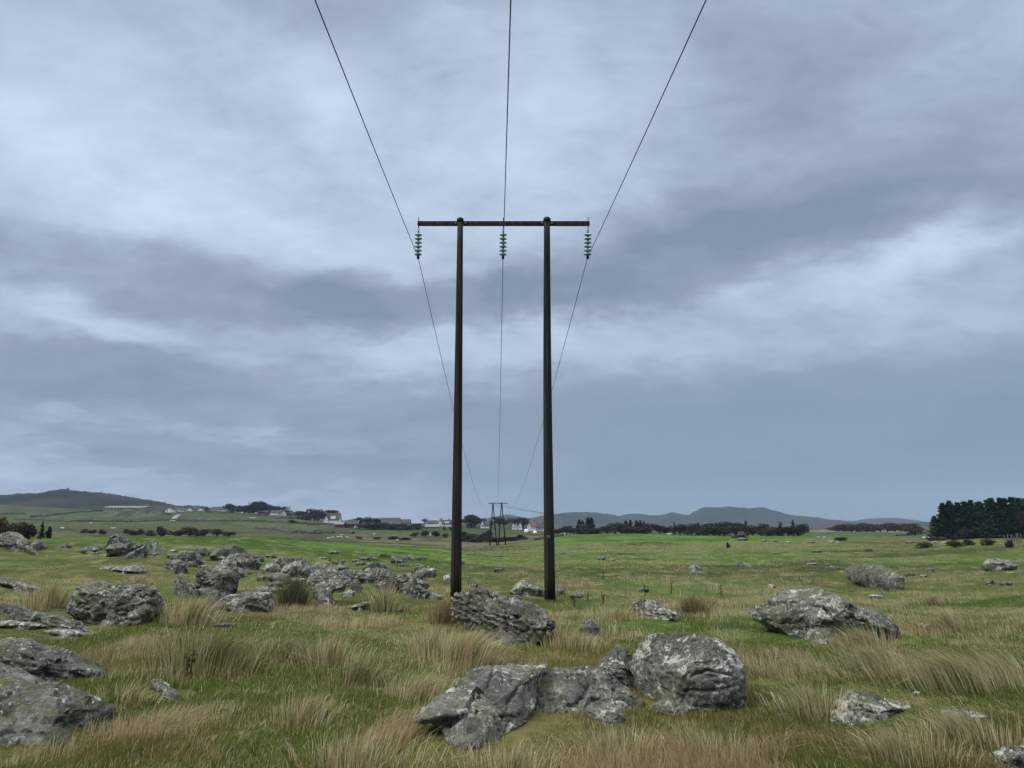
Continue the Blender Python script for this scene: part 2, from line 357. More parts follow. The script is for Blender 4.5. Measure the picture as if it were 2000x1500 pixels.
def ground_mat():
    m, n, b, o = newmat('pasture_ground')
    att = n.node('ShaderNodeAttribute', attribute_name='tint').outputs['Color']
    pos = n.node('ShaderNodeNewGeometry').outputs['Position']
    f1 = n.noise(pos, 5.0, 5, .65); f2 = n.noise(n.scalev(pos, .9, .5, 1), 1.0, 5, .6); f3 = n.noise(n.scalev(pos, .22, .12, .3), 1.0, 6, .62)
    c = n.mix(n.ss(f1, .35, .7), att, n.mix(1.0, att, (.62, .60, .50), 'MULTIPLY'))
    c = n.mix(n.m('MULTIPLY', n.ss(f2, .5, .68), .45), c, (.25, .215, .11))
    c = n.mix(n.m('MULTIPLY', n.ss(f3, .5, .66), .35), c, n.mix(1.0, c, (.55, .62, .5), 'MULTIPLY'))
    n.put(b.inputs['Base Color'], c); b.inputs['Roughness'].default_value = .95; b.inputs['Specular IOR Level'].default_value = .1
    bp = n.node('ShaderNodeBump'); bp.inputs['Strength'].default_value = .8; bp.inputs['Distance'].default_value = .25
    n.put(bp.inputs['Height'], n.m('ADD', f2, n.m('MULTIPLY', f1, .35))); n.l.new(bp.outputs[0], b.inputs['Normal'])
    return m
def grass_mat(name='grass_blades'):
    m, n, b, o = newmat(name)
    att = n.node('ShaderNodeAttribute', attribute_name='tint').outputs['Color']
    d = n.node('ShaderNodeBsdfDiffuse'); t = n.node('ShaderNodeBsdfTranslucent')
    n.l.new(att, d.inputs[0]); n.l.new(att, t.inputs[0])
    mxs = n.node('ShaderNodeMixShader'); mxs.inputs[0].default_value = .38
    n.l.new(d.outputs[0], mxs.inputs[1]); n.l.new(t.outputs[0], mxs.inputs[2])
    n.l.new(mxs.outputs[0], o.inputs[0]); n.n.remove(b)
    return m
def foliage_mat(name, c1, c2, tr=.25):
    m, n, b, o = newmat(name)
    pos = n.node('ShaderNodeNewGeometry').outputs['Position']; oi = n.node('ShaderNodeObjectInfo').outputs['Random']
    f = n.noise(pos, .9, 3, .6)
    f = n.m('ADD', f, n.m('MULTIPLY', n.m('SUBTRACT', oi, .5), .35))
    c = n.mix(n.ss(f, .3, .7), c1, c2)
    d = n.node('ShaderNodeBsdfDiffuse'); t = n.node('ShaderNodeBsdfTranslucent'); n.l.new(c, d.inputs[0]); n.l.new(c, t.inputs[0])
    mxs = n.node('ShaderNodeMixShader'); mxs.inputs[0].default_value = tr
    n.l.new(d.outputs[0], mxs.inputs[1]); n.l.new(t.outputs[0], mxs.inputs[2]); n.l.new(mxs.outputs[0], o.inputs[0]); n.n.remove(b)
    return m
def rock_mat():
    m, n, b, o = newmat('lichened_gneiss')
    geo = n.node('ShaderNodeNewGeometry'); pos = geo.outputs['Position']
    pale = n.node('ShaderNodeAttribute', attribute_type='OBJECT', attribute_name='pale').outputs['Fac']
    moss = n.node('ShaderNodeAttribute', attribute_type='OBJECT', attribute_name='moss').outputs['Fac']
    dd = n.vm('ADD', pos, n.vm('SCALE', n.noise(pos, 2.5, 4, .6, out=1))); n.n[-1].inputs[3].default_value = .35
    big = n.noise(dd, 1.6, 5, .6); mid = n.noise(dd, 4.2, 8, .66, .5); fine = n.noise(pos, 26, 5, .7)
    grain = n.noise(pos, 75, 3, .7)
    fol = n.noise(n.scalev(dd, 2.0, 3.0, 16.0, (.35, .25, 0)), 1.6, 5, .6, .4)
    c = n.mix(n.ss(big, .36, .64), (.055, .056, .046), (.150, .149, .127))
    c = n.mix(n.m('MULTIPLY', n.ss(fol, .50, .60), n.m('MULTIPLY', n.ss(big, .40, .56), .6)), c, (.27, .268, .23))
    c = n.mix(n.m('MULTIPLY', n.ss(fine, .46, .60), .55), c, (.040, .041, .035))
    c = n.mix(n.m('MULTIPLY', n.ss(grain, .54, .66), .55), c, (.30, .30, .26))
    th = n.m('SUBTRACT', .635, n.m('MULTIPLY', pale, .18))
    l1 = n.m('MULTIPLY', n.m('SUBTRACT', n.m('ADD', mid, n.m('MULTIPLY', n.m('SUBTRACT', fol, .5), .25)), th), 16.0, clamp=True)
    c = n.mix(n.m('MULTIPLY', l1, .85), c, n.mix(n.ss(fine, .4, .6), (.32, .325, .28), (.56, .56, .50)))
    vor = n.node('ShaderNodeTexVoronoi', feature='SMOOTH_F1'); n.put(vor.inputs['Vector'], dd); vor.inputs['Scale'].default_value = 9.0
    spot = n.m('MULTIPLY', n.m('SUBTRACT', n.m('ADD', .16, n.m('MULTIPLY', pale, .14)), vor.outputs['Distance']), 14.0, clamp=True)
    spot = n.m('MULTIPLY', spot, n.ss(n.noise(pos, 3.1, 3, .5), .48, .60))
    c = n.mix(n.m('MULTIPLY', spot, .85), c, (.58, .58, .52))
    c = n.mix(n.m('MULTIPLY', n.ss(n.noise(pos, 1.9, 4, .6), .50, .62), .55), c, n.mix(fine, (.045, .048, .022), (.14, .145, .080)))
    dk = n.m('MULTIPLY', n.ss(n.noise(dd, 4.3, 6, .7, .5), .56, .68), .85)
    c = n.mix(dk, c, (.028, .029, .026))
    nz = n.node('ShaderNodeSeparateXYZ'); n.l.new(geo.outputs['Normal'], nz.inputs[0])
    mm = n.ss(n.m('ADD', n.m('MULTIPLY', nz.outputs[2], .45), n.m('ADD', n.noise(pos, 2.2, 5, .65), n.m('MULTIPLY', moss, .30))), 1.03, 1.14)
    c = n.mix(n.m('MULTIPLY', mm, .8), c, n.mix(n.ss(fine, .35, .65), (.035, .040, .010), (.090, .095, .022)))
    n.put(b.inputs['Base Color'], c); b.inputs['Roughness'].default_value = .92
    bp = n.node('ShaderNodeBump'); bp.inputs['Strength'].default_value = .9; bp.inputs['Distance'].default_value = .028
    n.put(bp.inputs['Height'], n.m('ADD', n.m('ADD', n.m('MULTIPLY', fol, .8), mid), n.m('ADD', n.m('MULTIPLY', fine, .4), n.m('MULTIPLY', grain, .15)))); n.l.new(bp.outputs[0], b.inputs['Normal'])
    return m
def wood_mat():
    m, n, b, o = newmat('creosoted_pole_wood')
    oc = n.node('ShaderNodeTexCoord').outputs['Object']
    st = n.noise(n.scalev(oc, 14, 14, .35), 1.0, 6, .65); bl = n.noise(n.scalev(oc, 3, 3, .8), 1.0, 5, .6)
    c = n.mix(n.ss(st, .38, .66), (.005, .0045, .004), (.036, .030, .021))
    c = n.mix(n.m('MULTIPLY', n.ss(bl, .5, .7), .6), c, (.012, .011, .010))
    n.put(b.inputs['Base Color'], c); b.inputs['Roughness'].default_value = .8
    bp = n.node('ShaderNodeBump'); bp.inputs['Strength'].default_value = .6; bp.inputs['Distance'].default_value = .02
    n.l.new(st, bp.inputs['Height']); n.l.new(bp.outputs[0], b.inputs['Normal'])
    return m
def hill_mat(name, c1, c2, c3, sc_=.01):
    m, n, b, o = newmat(name)
    pos = n.node('ShaderNodeNewGeometry').outputs['Position']
    f1 = n.noise(n.scalev(pos, 1, .4, 2.2), sc_, 6, .65, .6); f2 = n.noise(pos, sc_ * 9, 5, .7)
    c = n.mix(n.ss(f1, .42, .60), c1, c2); c = n.mix(n.m('MULTIPLY', n.ss(f2, .5, .68), .7), c, c3)
    n.put(b.inputs['Base Color'], c); b.inputs['Roughness'].default_value = .95; b.inputs['Specular IOR Level'].default_value = .05
    return m
def glass_mat():
    m, n, b, o = newmat('green_insulator_glass')
    b.inputs['Base Color'].default_value = (.34, .68, .82, 1); b.inputs['Roughness'].default_value = .22
    b.inputs['Transmission Weight'].default_value = .45; b.inputs['IOR'].default_value = 1.35
    b.inputs['Specular IOR Level'].default_value = .5
    return m
M['ground'] = ground_mat(); M['grass'] = grass_mat(); M['rock'] = rock_mat(); M['wood'] = wood_mat(); M['glass'] = glass_mat()
M['iron'] = plain('dark_iron', (.02, .02, .02), .55, .3, 20, .6); M['steel'] = plain('galvanised_steel', (.42, .42, .42), .4, .2, 20, .8)
M['cable'] = plain('conductor_cable', (.022, .022, .024), .5, .2, 5, .3)
M['white'] = plain('white_painted_wood', (.80, .80, .78), .6, .08, .5, 0, (1, 1, 6)); M['whiteplastic'] = plain('white_plastic', (.72, .73, .74), .4, .08, .8)
M['slate'] = plain('dark_roof_tiles', (.045, .046, .050), .7, .3, .8, 0, (1, 1, 5)); M['redtile'] = plain('red_roof_tiles', (.15, .07, .045), .8, .25, .8)
M['red'] = plain('red_barn_paint', (.17, .035, .028), .8, .25, .6, 0, (3, 3, .5)); M['darkwood'] = plain('dark_stained_wood', (.045, .040, .038), .8, .3, .6, 0, (3, 3, .5))
M['grey'] = plain('weathered_grey_boards', (.20, .20, .19), .8, .2, .6, 0, (3, 3, .5)); M['pane'] = plain('window_glass', (.03, .035, .045), .15, .2, 2)
M['chimney'] = plain('chimney_brick', (.16, .10, .08), .9, .3, 3); M['bark'] = plain('bark', (.055, .045, .036), .9, .35, 3, 0, (3, 3, .5))
M['palebark'] = plain('birch_bark', (.22, .20, .18), .9, .4, 3, 0, (3, 3, 1))
M['road'] = plain('asphalt', (.20, .21, .22), .9, .1, .5); M['post'] = plain('fence_post_wood', (.14, .12, .10), .9, .3, 5, 0, (5, 5, 1))
M['wool'] = plain('sheep_fleece', (.55, .52, .45), .95, .15, 8); M['face'] = plain('sheep_face', (.08, .07, .06), .9, .2, 8)
M['stone'] = plain('dry_stone', (.065, .066, .058), .95, .6, 1.2)
M['spruce'] = foliage_mat('spruce_needles', (.012, .026, .014), (.036, .058, .030), .12)
M['broad'] = foliage_mat('broadleaf_green', (.026, .040, .016), (.050, .062, .026), .2)
M['autumn'] = foliage_mat('autumn_brown_leaves', (.034, .031, .024), (.066, .054, .036), .2)
M['olive'] = foliage_mat('olive_leaves', (.045, .055, .020), (.095, .095, .035), .25)
M['scrub'] = foliage_mat('juniper_scrub', (.018, .028, .018), (.042, .052, .030), .15)
M['heather'] = foliage_mat('brown_scrub_twigs', (.040, .034, .026), (.085, .068, .042), .15)
M['rust'] = foliage_mat('rusty_dock_stalk', (.055, .028, .018), (.110, .055, .035), .1)

# ------------------------------------------------------------------ ground sheet
th_f = np.linspace(-R_(50), R_(50), 520); th_b = np.linspace(R_(50), 2 * math.pi - R_(50), 62)[1:-1]
TH = np.concatenate([th_f, th_b])
RR = np.concatenate([[0.25, 1.0, 2.0], np.exp(np.linspace(math.log(3.0), math.log(4400), 430))])
nt, nr = len(TH), len(RR)
gx = (RR[:, None] * np.sin(TH)[None, :]).ravel(); gy = (RR[:, None] * np.cos(TH)[None, :]).ravel()
gzz = gz(gx, gy)
V = np.stack([gx, gy, gzz], 1); V = np.vstack([V, [[0, 0, float(gzz[:nt].mean())]]])
i, j = np.meshgrid(np.arange(nr - 1), np.arange(nt), indexing='ij'); j2 = (j + 1) % nt
F = np.stack([i * nt + j, (i + 1) * nt + j, (i + 1) * nt + j2, i * nt + j2], -1).reshape(-1, 4)
C = gcol(V[:, 0], V[:, 1])
c0 = len(V) - 1
cen = np.stack([np.arange(nt), (np.arange(nt) + 1) % nt, np.full(nt, c0)], 1)
# close the centre with thin quads (last vertex repeated is avoided by a tiny ring cap)
gme_V = V; ground = mk('ground', gme_V, F, M['ground'], smooth=True, colors=C)
capm = mk('ground_under_camera', np.vstack([V[:nt], V[c0:]]), [tuple(map(int, t[:2])) + (nt,) for t in cen], M['ground'], colors=np.vstack([C[:nt], C[c0:]]))
tag(capm, kind='structure'); capm.parent = ground
tag(ground, kind='structure')
FOOT = []      # rock footprints (x, y, rx, ry)

# ------------------------------------------------------------------ rocks
def cubesphere(n):
    t = np.tan(np.linspace(-math.pi / 4, math.pi / 4, n + 1))
    a, b = np.meshgrid(t, t, indexing='ij'); a = a.ravel(); b = b.ravel(); o = np.ones_like(a)
    sides = [np.stack(s, 1) for s in ((o, a, b), (-o, b, a), (b, o, a), (a, -o, b), (a, b, o), (b, a, -o))]
    i, j = np.meshgrid(np.arange(n), np.arange(n), indexing='ij'); k = (i * (n + 1) + j).ravel()
    q = np.stack([k, k + n + 1, k + n + 2, k + 1], 1); m = (n + 1) ** 2
    V = np.vstack(sides); F = np.vstack([q + s * m for s in range(6)])
    V = V / np.linalg.norm(V, axis=1)[:, None]
    key = np.round(V * 1e5).astype(np.int64); _, idx, inv = np.unique(key, axis=0, return_index=True, return_inverse=True)
    return V[idx], inv.ravel()[F]
_cs = {}
def box_poly(u0, u1, v0, v1, seed):
    rs = random.Random(seed); v0 = v0 + (.28 * (v1 - v0) if u1 - u0 < 36 and v1 < 1128 else 0); cu, cv, a, b = (u0 + u1) / 2, (v0 + v1) / 2, (u1 - u0) / 2, (v1 - v0) / 2; sk = rs.uniform(-.35, .35); P = []
    for k in range(14):
        t = 2 * math.pi * k / 14; r = rs.uniform(.82, 1.05); c, s_ = math.cos(t), math.sin(t)
        x = math.copysign(abs(c) ** .75, c); y = math.copysign(abs(s_) ** .8, s_)
        P.append((cu + a * r * (x + sk * max(0, -y) * .5), cv + b * r * y))
    return P
rock_n = 0
def rock(label, poly, t=None, lie=0.0, pale=.3, moss=.2, n=None, rough=1.0, strat=(.3, .2), D=None, group=None, cracks=(), st=.85, facets=13, box=.62, top_d=None):
    """a boulder whose outline is given by sight lines, with its own distance, real size and thickness"""
    global rock_n; rock_n += 1; seed = rock_n * 13 + 7
    rs = np.random.RandomState(seed)
    P = np.array(poly, float); Dg = D; cu = (P[:, 0].min() + P[:, 0].max()) / 2; vb = P[:, 1].max(); vt = P[:, 1].min()
    uw = P[:, 0].max() - P[:, 0].min()
    if D is None:
        D = hit(cu, vb) or 100.
        D = hit(cu, vb) or D
    W = uw / FPX * D
    if t is None: t = .36 * W
    if n is None: n = int(np.clip(uw * .36, 10, 84))
    if n not in _cs: _cs[n] = cubesphere(n)
    S, F = _cs[n]
    a, c, b = S[:, 0].copy(), S[:, 1].copy(), S[:, 2].copy()      # a right, b up, c away
    # chunky profile with flat facets
    k = (np.abs(a) ** (2 / box) + np.abs(b) ** (2 / box) + np.abs(c) ** (2 / box)) ** (-box / 2)
    a, b, c = a * k, b * k, c * k
    rad = np.sqrt(a * a + b * b); cap = np.sqrt(np.maximum(1e-9, rad * rad)); rmax = np.maximum(1, cap); a, b = a / rmax, b / rmax
    for _ in range(facets):
        nv = rs.normal(size=3); nv[1] = -abs(nv[1]) * 1.3 - .35; nv /= np.linalg.norm(nv); d = rs.uniform(.55, .85)
        s = np.maximum(0, nv[0] * a + nv[1] * c + nv[2] * b - d) * sst(b, -.75, -.2); a -= s * nv[0]; c -= s * nv[1]; b -= s * nv[2]
    # outline radius as a function of the angle
    cv = (vt + vb) / 2 + .08 * (vb - vt); cu2 = P[:, 0].mean() * .5 + cu * .5
    th = np.arctan2(-(P[:, 1] - cv), P[:, 0] - cu2); r = np.hypot(P[:, 0] - cu2, P[:, 1] - cv); o = np.argsort(th); th = th[o]; r = r[o]
    # dense sampling along the polygon edges
    Pd = []
    for q in range(len(P)):
        for s_ in np.linspace(0, 1, 12, endpoint=False): Pd.append(P[q] * (1 - s_) + P[(q + 1) % len(P)] * s_)
    Pd = np.array(Pd); th = np.arctan2(-(Pd[:, 1] - cv), Pd[:, 0] - cu2); r = np.hypot(Pd[:, 0] - cu2, Pd[:, 1] - cv); o = np.argsort(th)
    th = np.concatenate([th[o] - 2 * math.pi, th[o], th[o] + 2 * math.pi]); r = np.tile(r[o], 3)
    ang = np.arctan2(b, a); rr = np.interp(ang, th, r)
    rho = np.sqrt(a * a + b * b)
    u = cu2 + rho * rr * np.cos(ang); v = cv - rho * rr * np.sin(ang)
    u0_, v0_ = u.copy(), v.copy(); sub_ = slice(None, None, max(1, len(u) // 3000)); D0 = D; blo, bhi = .78 * D, 1.12 * D
    for it_ in range(8):
        Lr = lie * (vb - vt) / FPX * D * 3.2
        # contact line with the ground differs between the two ends of the rock
        vbu = []
        for f_ in (.22, .78):
            uq = P[:, 0].min() + uw * f_; vv = Pd[np.abs(Pd[:, 0] - uq) < uw * .08, 1]; vq = vv.max() if len(vv) else vb
            hq = hit(uq, vq) if Dg is None else D0
            vbu.append(np.clip((hq or D0) / D0, .85, 1.3))
        fin = it_ == 7; sl = slice(None) if fin else sub_; u, v, bb, cc_ = u0_[sl], v0_[sl], b[sl], c[sl]
        fu_ = np.clip((u - P[:, 0].min()) / uw, -.1, 1.1); Du = D * (vbu[0] + (vbu[1] - vbu[0]) * (fu_ - .22) / .56)
        v = np.where(v > cv, v + (v - cv) * st * sst(-bb, 0, .5), v)
        Ym = Du + .55 * t + Lr * np.clip((vb - v) / (vb - vt), 0, 1.05); Yp = Ym + t * cc_
        yp = (750 - v) / FPX; xp = (u - 1000) / FPX; kk = Yp / (math.cos(PITCH) - yp * math.sin(PITCH))
        x = xp * kk; z = CZ + kk * (math.sin(PITCH) + yp * math.cos(PITCH)); y = Yp
        if fin or Dg is not None: continue
        up_ = z > gz(x, y) + .01
        low_v = bb < -.75; floats = up_[low_v].mean() > .2 if low_v.any() else False
        if floats or (up_.any() and v[up_].max() > vb + (2 if uw > 36 else 0)): blo = D
        else: bhi = D
        D = (blo + bhi) / 2
    # lower rim goes into the soil
    z = z - sst(-b, .6, 1.0) * (.05 + .10 * (vb - vt) / FPX * D); gb = gz(x, y); z = np.where(z > gb - .05, z - (z - gb + .05) * sst(-b, .38, .80), z)
    C0 = np.array([x.mean(), y.mean(), gz1(x.mean(), y.mean())])
    V = np.stack([x, y, z], 1) - C0
    o_ = mk('boulder', V, F, M['rock'], smooth=True, loc=C0)
    me = o_.data; nn = np.zeros(len(V) * 3, dtype=np.float32); me.vertices.foreach_get('normal', nn); nn = nn.reshape(-1, 3)
    Hh = (vb - vt) / FPX * D; sz = math.sqrt(W * max(Hh, .1)); q = V / sz + seed
    # layered foliation (ledges), lumps and grain
    ax = np.array([strat[0], strat[1], 1.0]); ax /= np.linalg.norm(ax)
    lay = (V @ ax) / max(Hh, .12) * 8.0 + fb3(q[:, 0] * 2, q[:, 1] * 2, q[:, 2] * 2, 3, seed) * 3.2
    saw = lay - np.floor(lay); ledge = np.minimum(saw * 1.25, (1 - saw) * 5)
    lw = sst(fb3(q[:, 0] * 1.4, q[:, 1] * 1.4, q[:, 2] * 1.4, 2, seed + 3), .40, .62)
    d = (fb3(q[:, 0] * 2.1, q[:, 1] * 2.1, q[:, 2] * 2.1, 4, seed + 5) - .5) * (.08 + .04 * rough) * sz
    rg = 1 - np.abs(2 * fb3(q[:, 0] * 3.1, q[:, 1] * 3.1, q[:, 2] * 5, 4, seed + 9, .55) - 1)
    d = d - sst(rg, .86, .99) * .045 * sz * rough + (ledge - .5) * .034 * sz * lw * rough
    d = d + (fb3(q[:, 0] * 12, q[:, 1] * 12, q[:, 2] * 16, 4, seed + 21, .6) - .5) * .045 * sz * rough
    rd_ = 1 - np.abs(2 * fb3(q[:, 0] * 6, q[:, 1] * 6, q[:, 2] * 9, 4, seed + 41, .6) - 1); d = d + (rd_ - .6) * .028 * sz * rough
    d = np.clip(d, -.25 * sz, .16 * sz)
    for cr_ in cracks:
        w_ = cr_[0]; pl_ = np.array(cr_[1:], float); dist = np.full(len(u), 1e9)
        wob = (fb3(q[:, 0] * 5, q[:, 1] * 5, q[:, 2] * 5, 3, seed + 33) - .5) * w_ * 5
        for p0, p1 in zip(pl_[:-1], pl_[1:]):
            e_ = p1 - p0; tt = np.clip(((u - p0[0]) * e_[0] + (v - p0[1]) * e_[1]) / (e_ @ e_), 0, 1)
            dist = np.minimum(dist, np.hypot(u + wob - p0[0] - tt * e_[0], v + wob - p0[1] - tt * e_[1]))
        d = d - np.exp(-(dist / w_) ** 2) * (c < .3) * .065 * sz
    V2 = V + nn * d[:, None]; me.vertices.foreach_set('co', V2.astype(np.float32).ravel()); me.update()
    o_['pale'] = float(pale); o_['moss'] = float(moss)
    tag(o_, label, 'rock', group)
    up_ = z > gb + .03
    if up_.sum() > 8: FOOT.append(((x[up_].min() + x[up_].max()) / 2, (y[up_].min() + y[up_].max()) / 2, np.ptp(x[up_]) / 2, np.ptp(y[up_]) / 2, D))
    return o_

RG = 'grey lichened rocks lying in the pasture'
def rk(label, poly, **k): return rock(label, poly, group=RG, **k)
# foreground outcrop
rk('long sloping grey slab with a dark crack, lowest and nearest part of the foreground outcrop',
   [(806, 1406), (838, 1372), (878, 1345), (918, 1312), (960, 1302), (1000, 1296), (1045, 1296), (1084, 1291), (1066, 1306), (1052, 1340), (1044, 1372), (1032, 1402), (992, 1410), (965, 1428), (932, 1450), (882, 1432), (858, 1408)],
   t=.36, lie=.5, pale=.55, moss=.15, strat=(-.6, .3), n=90, rough=.5, cracks=[(4, (962, 1303), (948, 1335), (925, 1362), (905, 1395), (872, 1412)), (3, (1040, 1312), (1005, 1350), (985, 1400))])
rk('low grey rock saddle joining the sloping slab to the big rounded boulder',
   [(1040, 1350), (1056, 1322), (1080, 1308), (1140, 1300), (1180, 1303), (1215, 1335), (1256, 1370), (1232, 1388), (1190, 1378), (1100, 1388), (1046, 1396)],
   t=.26, lie=.45, pale=.5, moss=.3, n=76, rough=.8, cracks=[(3, (1140, 1305), (1150, 1335), (1128, 1378))])
rk('small humped rock shoulder split by a crack from the big rounded boulder',
   [(1168, 1300), (1180, 1275), (1200, 1262), (1226, 1264), (1234, 1300), (1252, 1345), (1248, 1362), (1210, 1345), (1180, 1318)], t=.34, lie=.1, pale=.6, moss=.1, D=8.3, n=60)
rk('big rounded boulder blotched with white lichen, tallest rock of the foreground',
   [(1222, 1310), (1232, 1272), (1256, 1246), (1300, 1234), (1360, 1235), (1406, 1249), (1436, 1275), (1452, 1310), (1458, 1345), (1446, 1368), (1400, 1372), (1340, 1368), (1290, 1362), (1252, 1350), (1230, 1330)],
   t=.55, pale=.6, moss=.25, n=100, box=1.0, facets=2, strat=(-.25, .1), rough=.42, cracks=[(3, (1228, 1262), (1231, 1310), (1255, 1352)), (2.5, (1350, 1322), (1385, 1310), (1430, 1318)), (2.5, (1340, 1352), (1400, 1350), (1440, 1340))])
rk('small pointed grey rock in front of the rock saddle', [(1146, 1388), (1165, 1384), (1190, 1378), (1212, 1386), (1222, 1404), (1216, 1418), (1180, 1414), (1155, 1404)], pale=.5, moss=.1, lie=.2)
rk('small white-blotched rock at the foot of the big rounded boulder', [(1273, 1378), (1300, 1362), (1335, 1358), (1352, 1376), (1368, 1386), (1352, 1396), (1305, 1397), (1282, 1390)], pale=.55, moss=.1, lie=.2)
# bottom left masses
rk('dark humped rock mass with a thin moss streak, cut by the left edge above another', [(-60, 1262), (20, 1246), (60, 1250), (110, 1262), (160, 1284), (208, 1308), (214, 1322), (180, 1346), (130, 1342), (60, 1334), (-60, 1330)],
   t=.7, lie=.12, pale=.3, moss=.35, n=84, strat=(.3, .2), D=8.6, cracks=[(5, (60, 1262), (120, 1300), (180, 1345))])
rk('low rock mass with a broad olive moss band, nearest rock at the left edge', [(-60, 1310), (0, 1292), (60, 1312), (130, 1334), (190, 1364), (222, 1386), (190, 1412), (130, 1432), (70, 1450), (0, 1442), (-60, 1430)],
   t=.42, lie=.4, pale=.3, moss=.5, n=84, strat=(.3, .2))
rk('narrow curved rock half sunk in grass right of the mossy left rock mass', [(294, 1330), (314, 1325), (340, 1345), (364, 1368), (346, 1372), (318, 1356), (300, 1344)], pale=.4, lie=.3)
rk('long dark rock ridge sloping in from the left edge behind straw grass', [(-40, 1200), (-20, 1172), (20, 1181), (50, 1188), (100, 1205), (130, 1204), (170, 1224), (196, 1242), (120, 1234), (60, 1214), (-40, 1208)], pale=.35, moss=.3, t=.5, lie=.2, n=60)
rk('flat pale slab in front of the dark rock ridge at the left edge', [(-20, 1214), (20, 1211), (70, 1216), (100, 1224), (60, 1228), (-20, 1224)], pale=.7, moss=.1, t=.35, lie=.4)
rk('flat pale slab ending the dark rock ridge, low in green grass', [(82, 1232), (110, 1227), (145, 1230), (174, 1240), (140, 1243), (96, 1240)], pale=.7, moss=.25, t=.3, lie=.4)
rk('large flat-topped block of rough grey rock with white flecks on its dark face', [(132, 1194), (145, 1162), (152, 1148), (200, 1142), (250, 1142), (303, 1149), (313, 1165), (310, 1194), (270, 1208), (215, 1213), (165, 1206)],
   t=.75, pale=.5, moss=.1, n=84, box=.42, rough=1.3, facets=7, strat=(.25, .1))
rk('flat grey rock just behind the large flat-topped block', [(176, 1143), (190, 1137), (208, 1137), (215, 1145), (190, 1147)], pale=.4, D=19.5)
rk('small upright pale stone in the grass right of the flat-topped block', [(322, 1198), (326, 1188), (333, 1186), (335, 1200), (328, 1206)], pale=.8)
rk('thin flat rock lying under tall straw grass in the left foreground', [(414, 1220), (435, 1215), (466, 1217), (460, 1223), (425, 1226)], pale=.3)
rk('long pale rock sloping down in straw grass at the left edge', [(-20, 1136), (8, 1127), (30, 1132), (60, 1143), (86, 1151), (60, 1154), (20, 1146)], pale=.6, lie=.3)
# left ridge
rk('layered grey outcrop on the crest at the left edge below the brown scrub', [(-20, 1062), (-10, 1046), (12, 1040), (32, 1039), (45, 1051), (55, 1056), (68, 1072), (80, 1080), (60, 1081), (35, 1072), (0, 1066)], pale=.5, moss=.1, t=1.6, n=50)
rk('pointed grey rock just right of the crest outcrop at the left edge', [(55, 1070), (62, 1056), (74, 1054), (95, 1068), (84, 1074)], pale=.4)
rk('small dark pointed rock alone on the crest grass', [(116, 1066), (131, 1060), (141, 1066), (136, 1071), (122, 1070)], pale=.2)
rk('low pale flat rock left of the jagged crest outcrop', [(150, 1077), (165, 1069), (190, 1066), (206, 1074), (184, 1080)], pale=.5, lie=.3)
rk('jagged dark peak of the crest outcrop with pale streaks', [(205, 1066), (213, 1050), (230, 1043), (244, 1050), (258, 1059), (268, 1066), (258, 1074), (220, 1074)], pale=.6, rough=1.6, t=.9, n=40)
rk('broad cracked slab at the foot of the jagged crest peak', [(206, 1070), (226, 1060), (262, 1061), (292, 1060), (290, 1074), (240, 1083), (208, 1084)], pale=.4, rough=1.3, t=.8, n=40)
rk('tilted pale plank-like slab leaning against the crest outcrop', [(240, 1088), (262, 1076), (286, 1064), (291, 1072), (286, 1086), (262, 1089)], pale=.8, t=.35, n=30, facets=5)
rk('upright white-topped block at the end of the crest outcrop', [(293, 1058), (299, 1053), (311, 1061), (309, 1077), (294, 1079)], pale=.85, t=.4)
rk('dark rubbly rock just right of the upright white-topped block', [(309, 1072), (318, 1065), (325, 1076), (322, 1083), (311, 1083)], pale=.4)
rk('low rock with white streaks alone in grass behind the flat-topped block', [(188, 1114), (200, 1105), (225, 1107), (245, 1106), (260, 1102), (280, 1105), (291, 1118), (283, 1122), (250, 1117), (210, 1116)], pale=.7, lie=.2)
# rubble cluster
rk('smooth domed grey rock with a black stripe at the back of the rubble', [(407, 1086), (420, 1072), (438, 1064), (456, 1064), (476, 1071), (493, 1086), (484, 1092), (450, 1092), (418, 1092)], pale=.1, moss=0, rough=.3, t=.8, n=44)
rk('small smooth grey rock beside the smooth domed rock', [(372, 1082), (384, 1071), (403, 1070), (408, 1083), (398, 1087)], pale=.1, rough=.4)
rk('heap-like jagged rock with white edges left of the smooth dome', [(340, 1092), (352, 1079), (370, 1077), (396, 1084), (399, 1098), (376, 1103), (346, 1103)], pale=.7, rough=1.7, n=36)
rk('cracked pale rock just in front of the smooth domed rock', [(434, 1096), (450, 1084), (480, 1081), (504, 1087), (513, 1102), (500, 1110), (465, 1110)], pale=.6, rough=1.3, n=36)
rk('small round grey rock right of the smooth domed rock', [(490, 1090), (499, 1083), (514, 1087), (517, 1096), (498, 1098)], pale=.2)
rk('big dark wedge-shaped boulder balanced on pale slabs', [(377, 1142), (386, 1118), (398, 1106), (420, 1104), (446, 1101), (463, 1110), (467, 1128), (463, 1146), (434, 1157), (420, 1150), (395, 1148)],
   t=.75, pale=.3, moss=.2, n=66, D=22.3, rough=1.0, cracks=[(1.5, (421, 1112), (425, 1128), (430, 1146))])
rk('pale crumpled rock perched on top of the dark wedge-shaped boulder', [(430, 1106), (434, 1095), (449, 1091), (461, 1099), (465, 1112), (448, 1113)], pale=1.0, rough=1.8, t=.35, D=23.2, n=30)
rk('pale slab under the left corner of the dark wedge-shaped boulder', [(337, 1157), (340, 1136), (350, 1125), (368, 1127), (380, 1146), (386, 1162), (360, 1160)], pale=.5, n=36)
rk('grey slab under the middle of the dark wedge-shaped boulder', [(378, 1148), (402, 1147), (430, 1156), (420, 1168), (395, 1166), (382, 1160)], pale=.4, lie=.2)
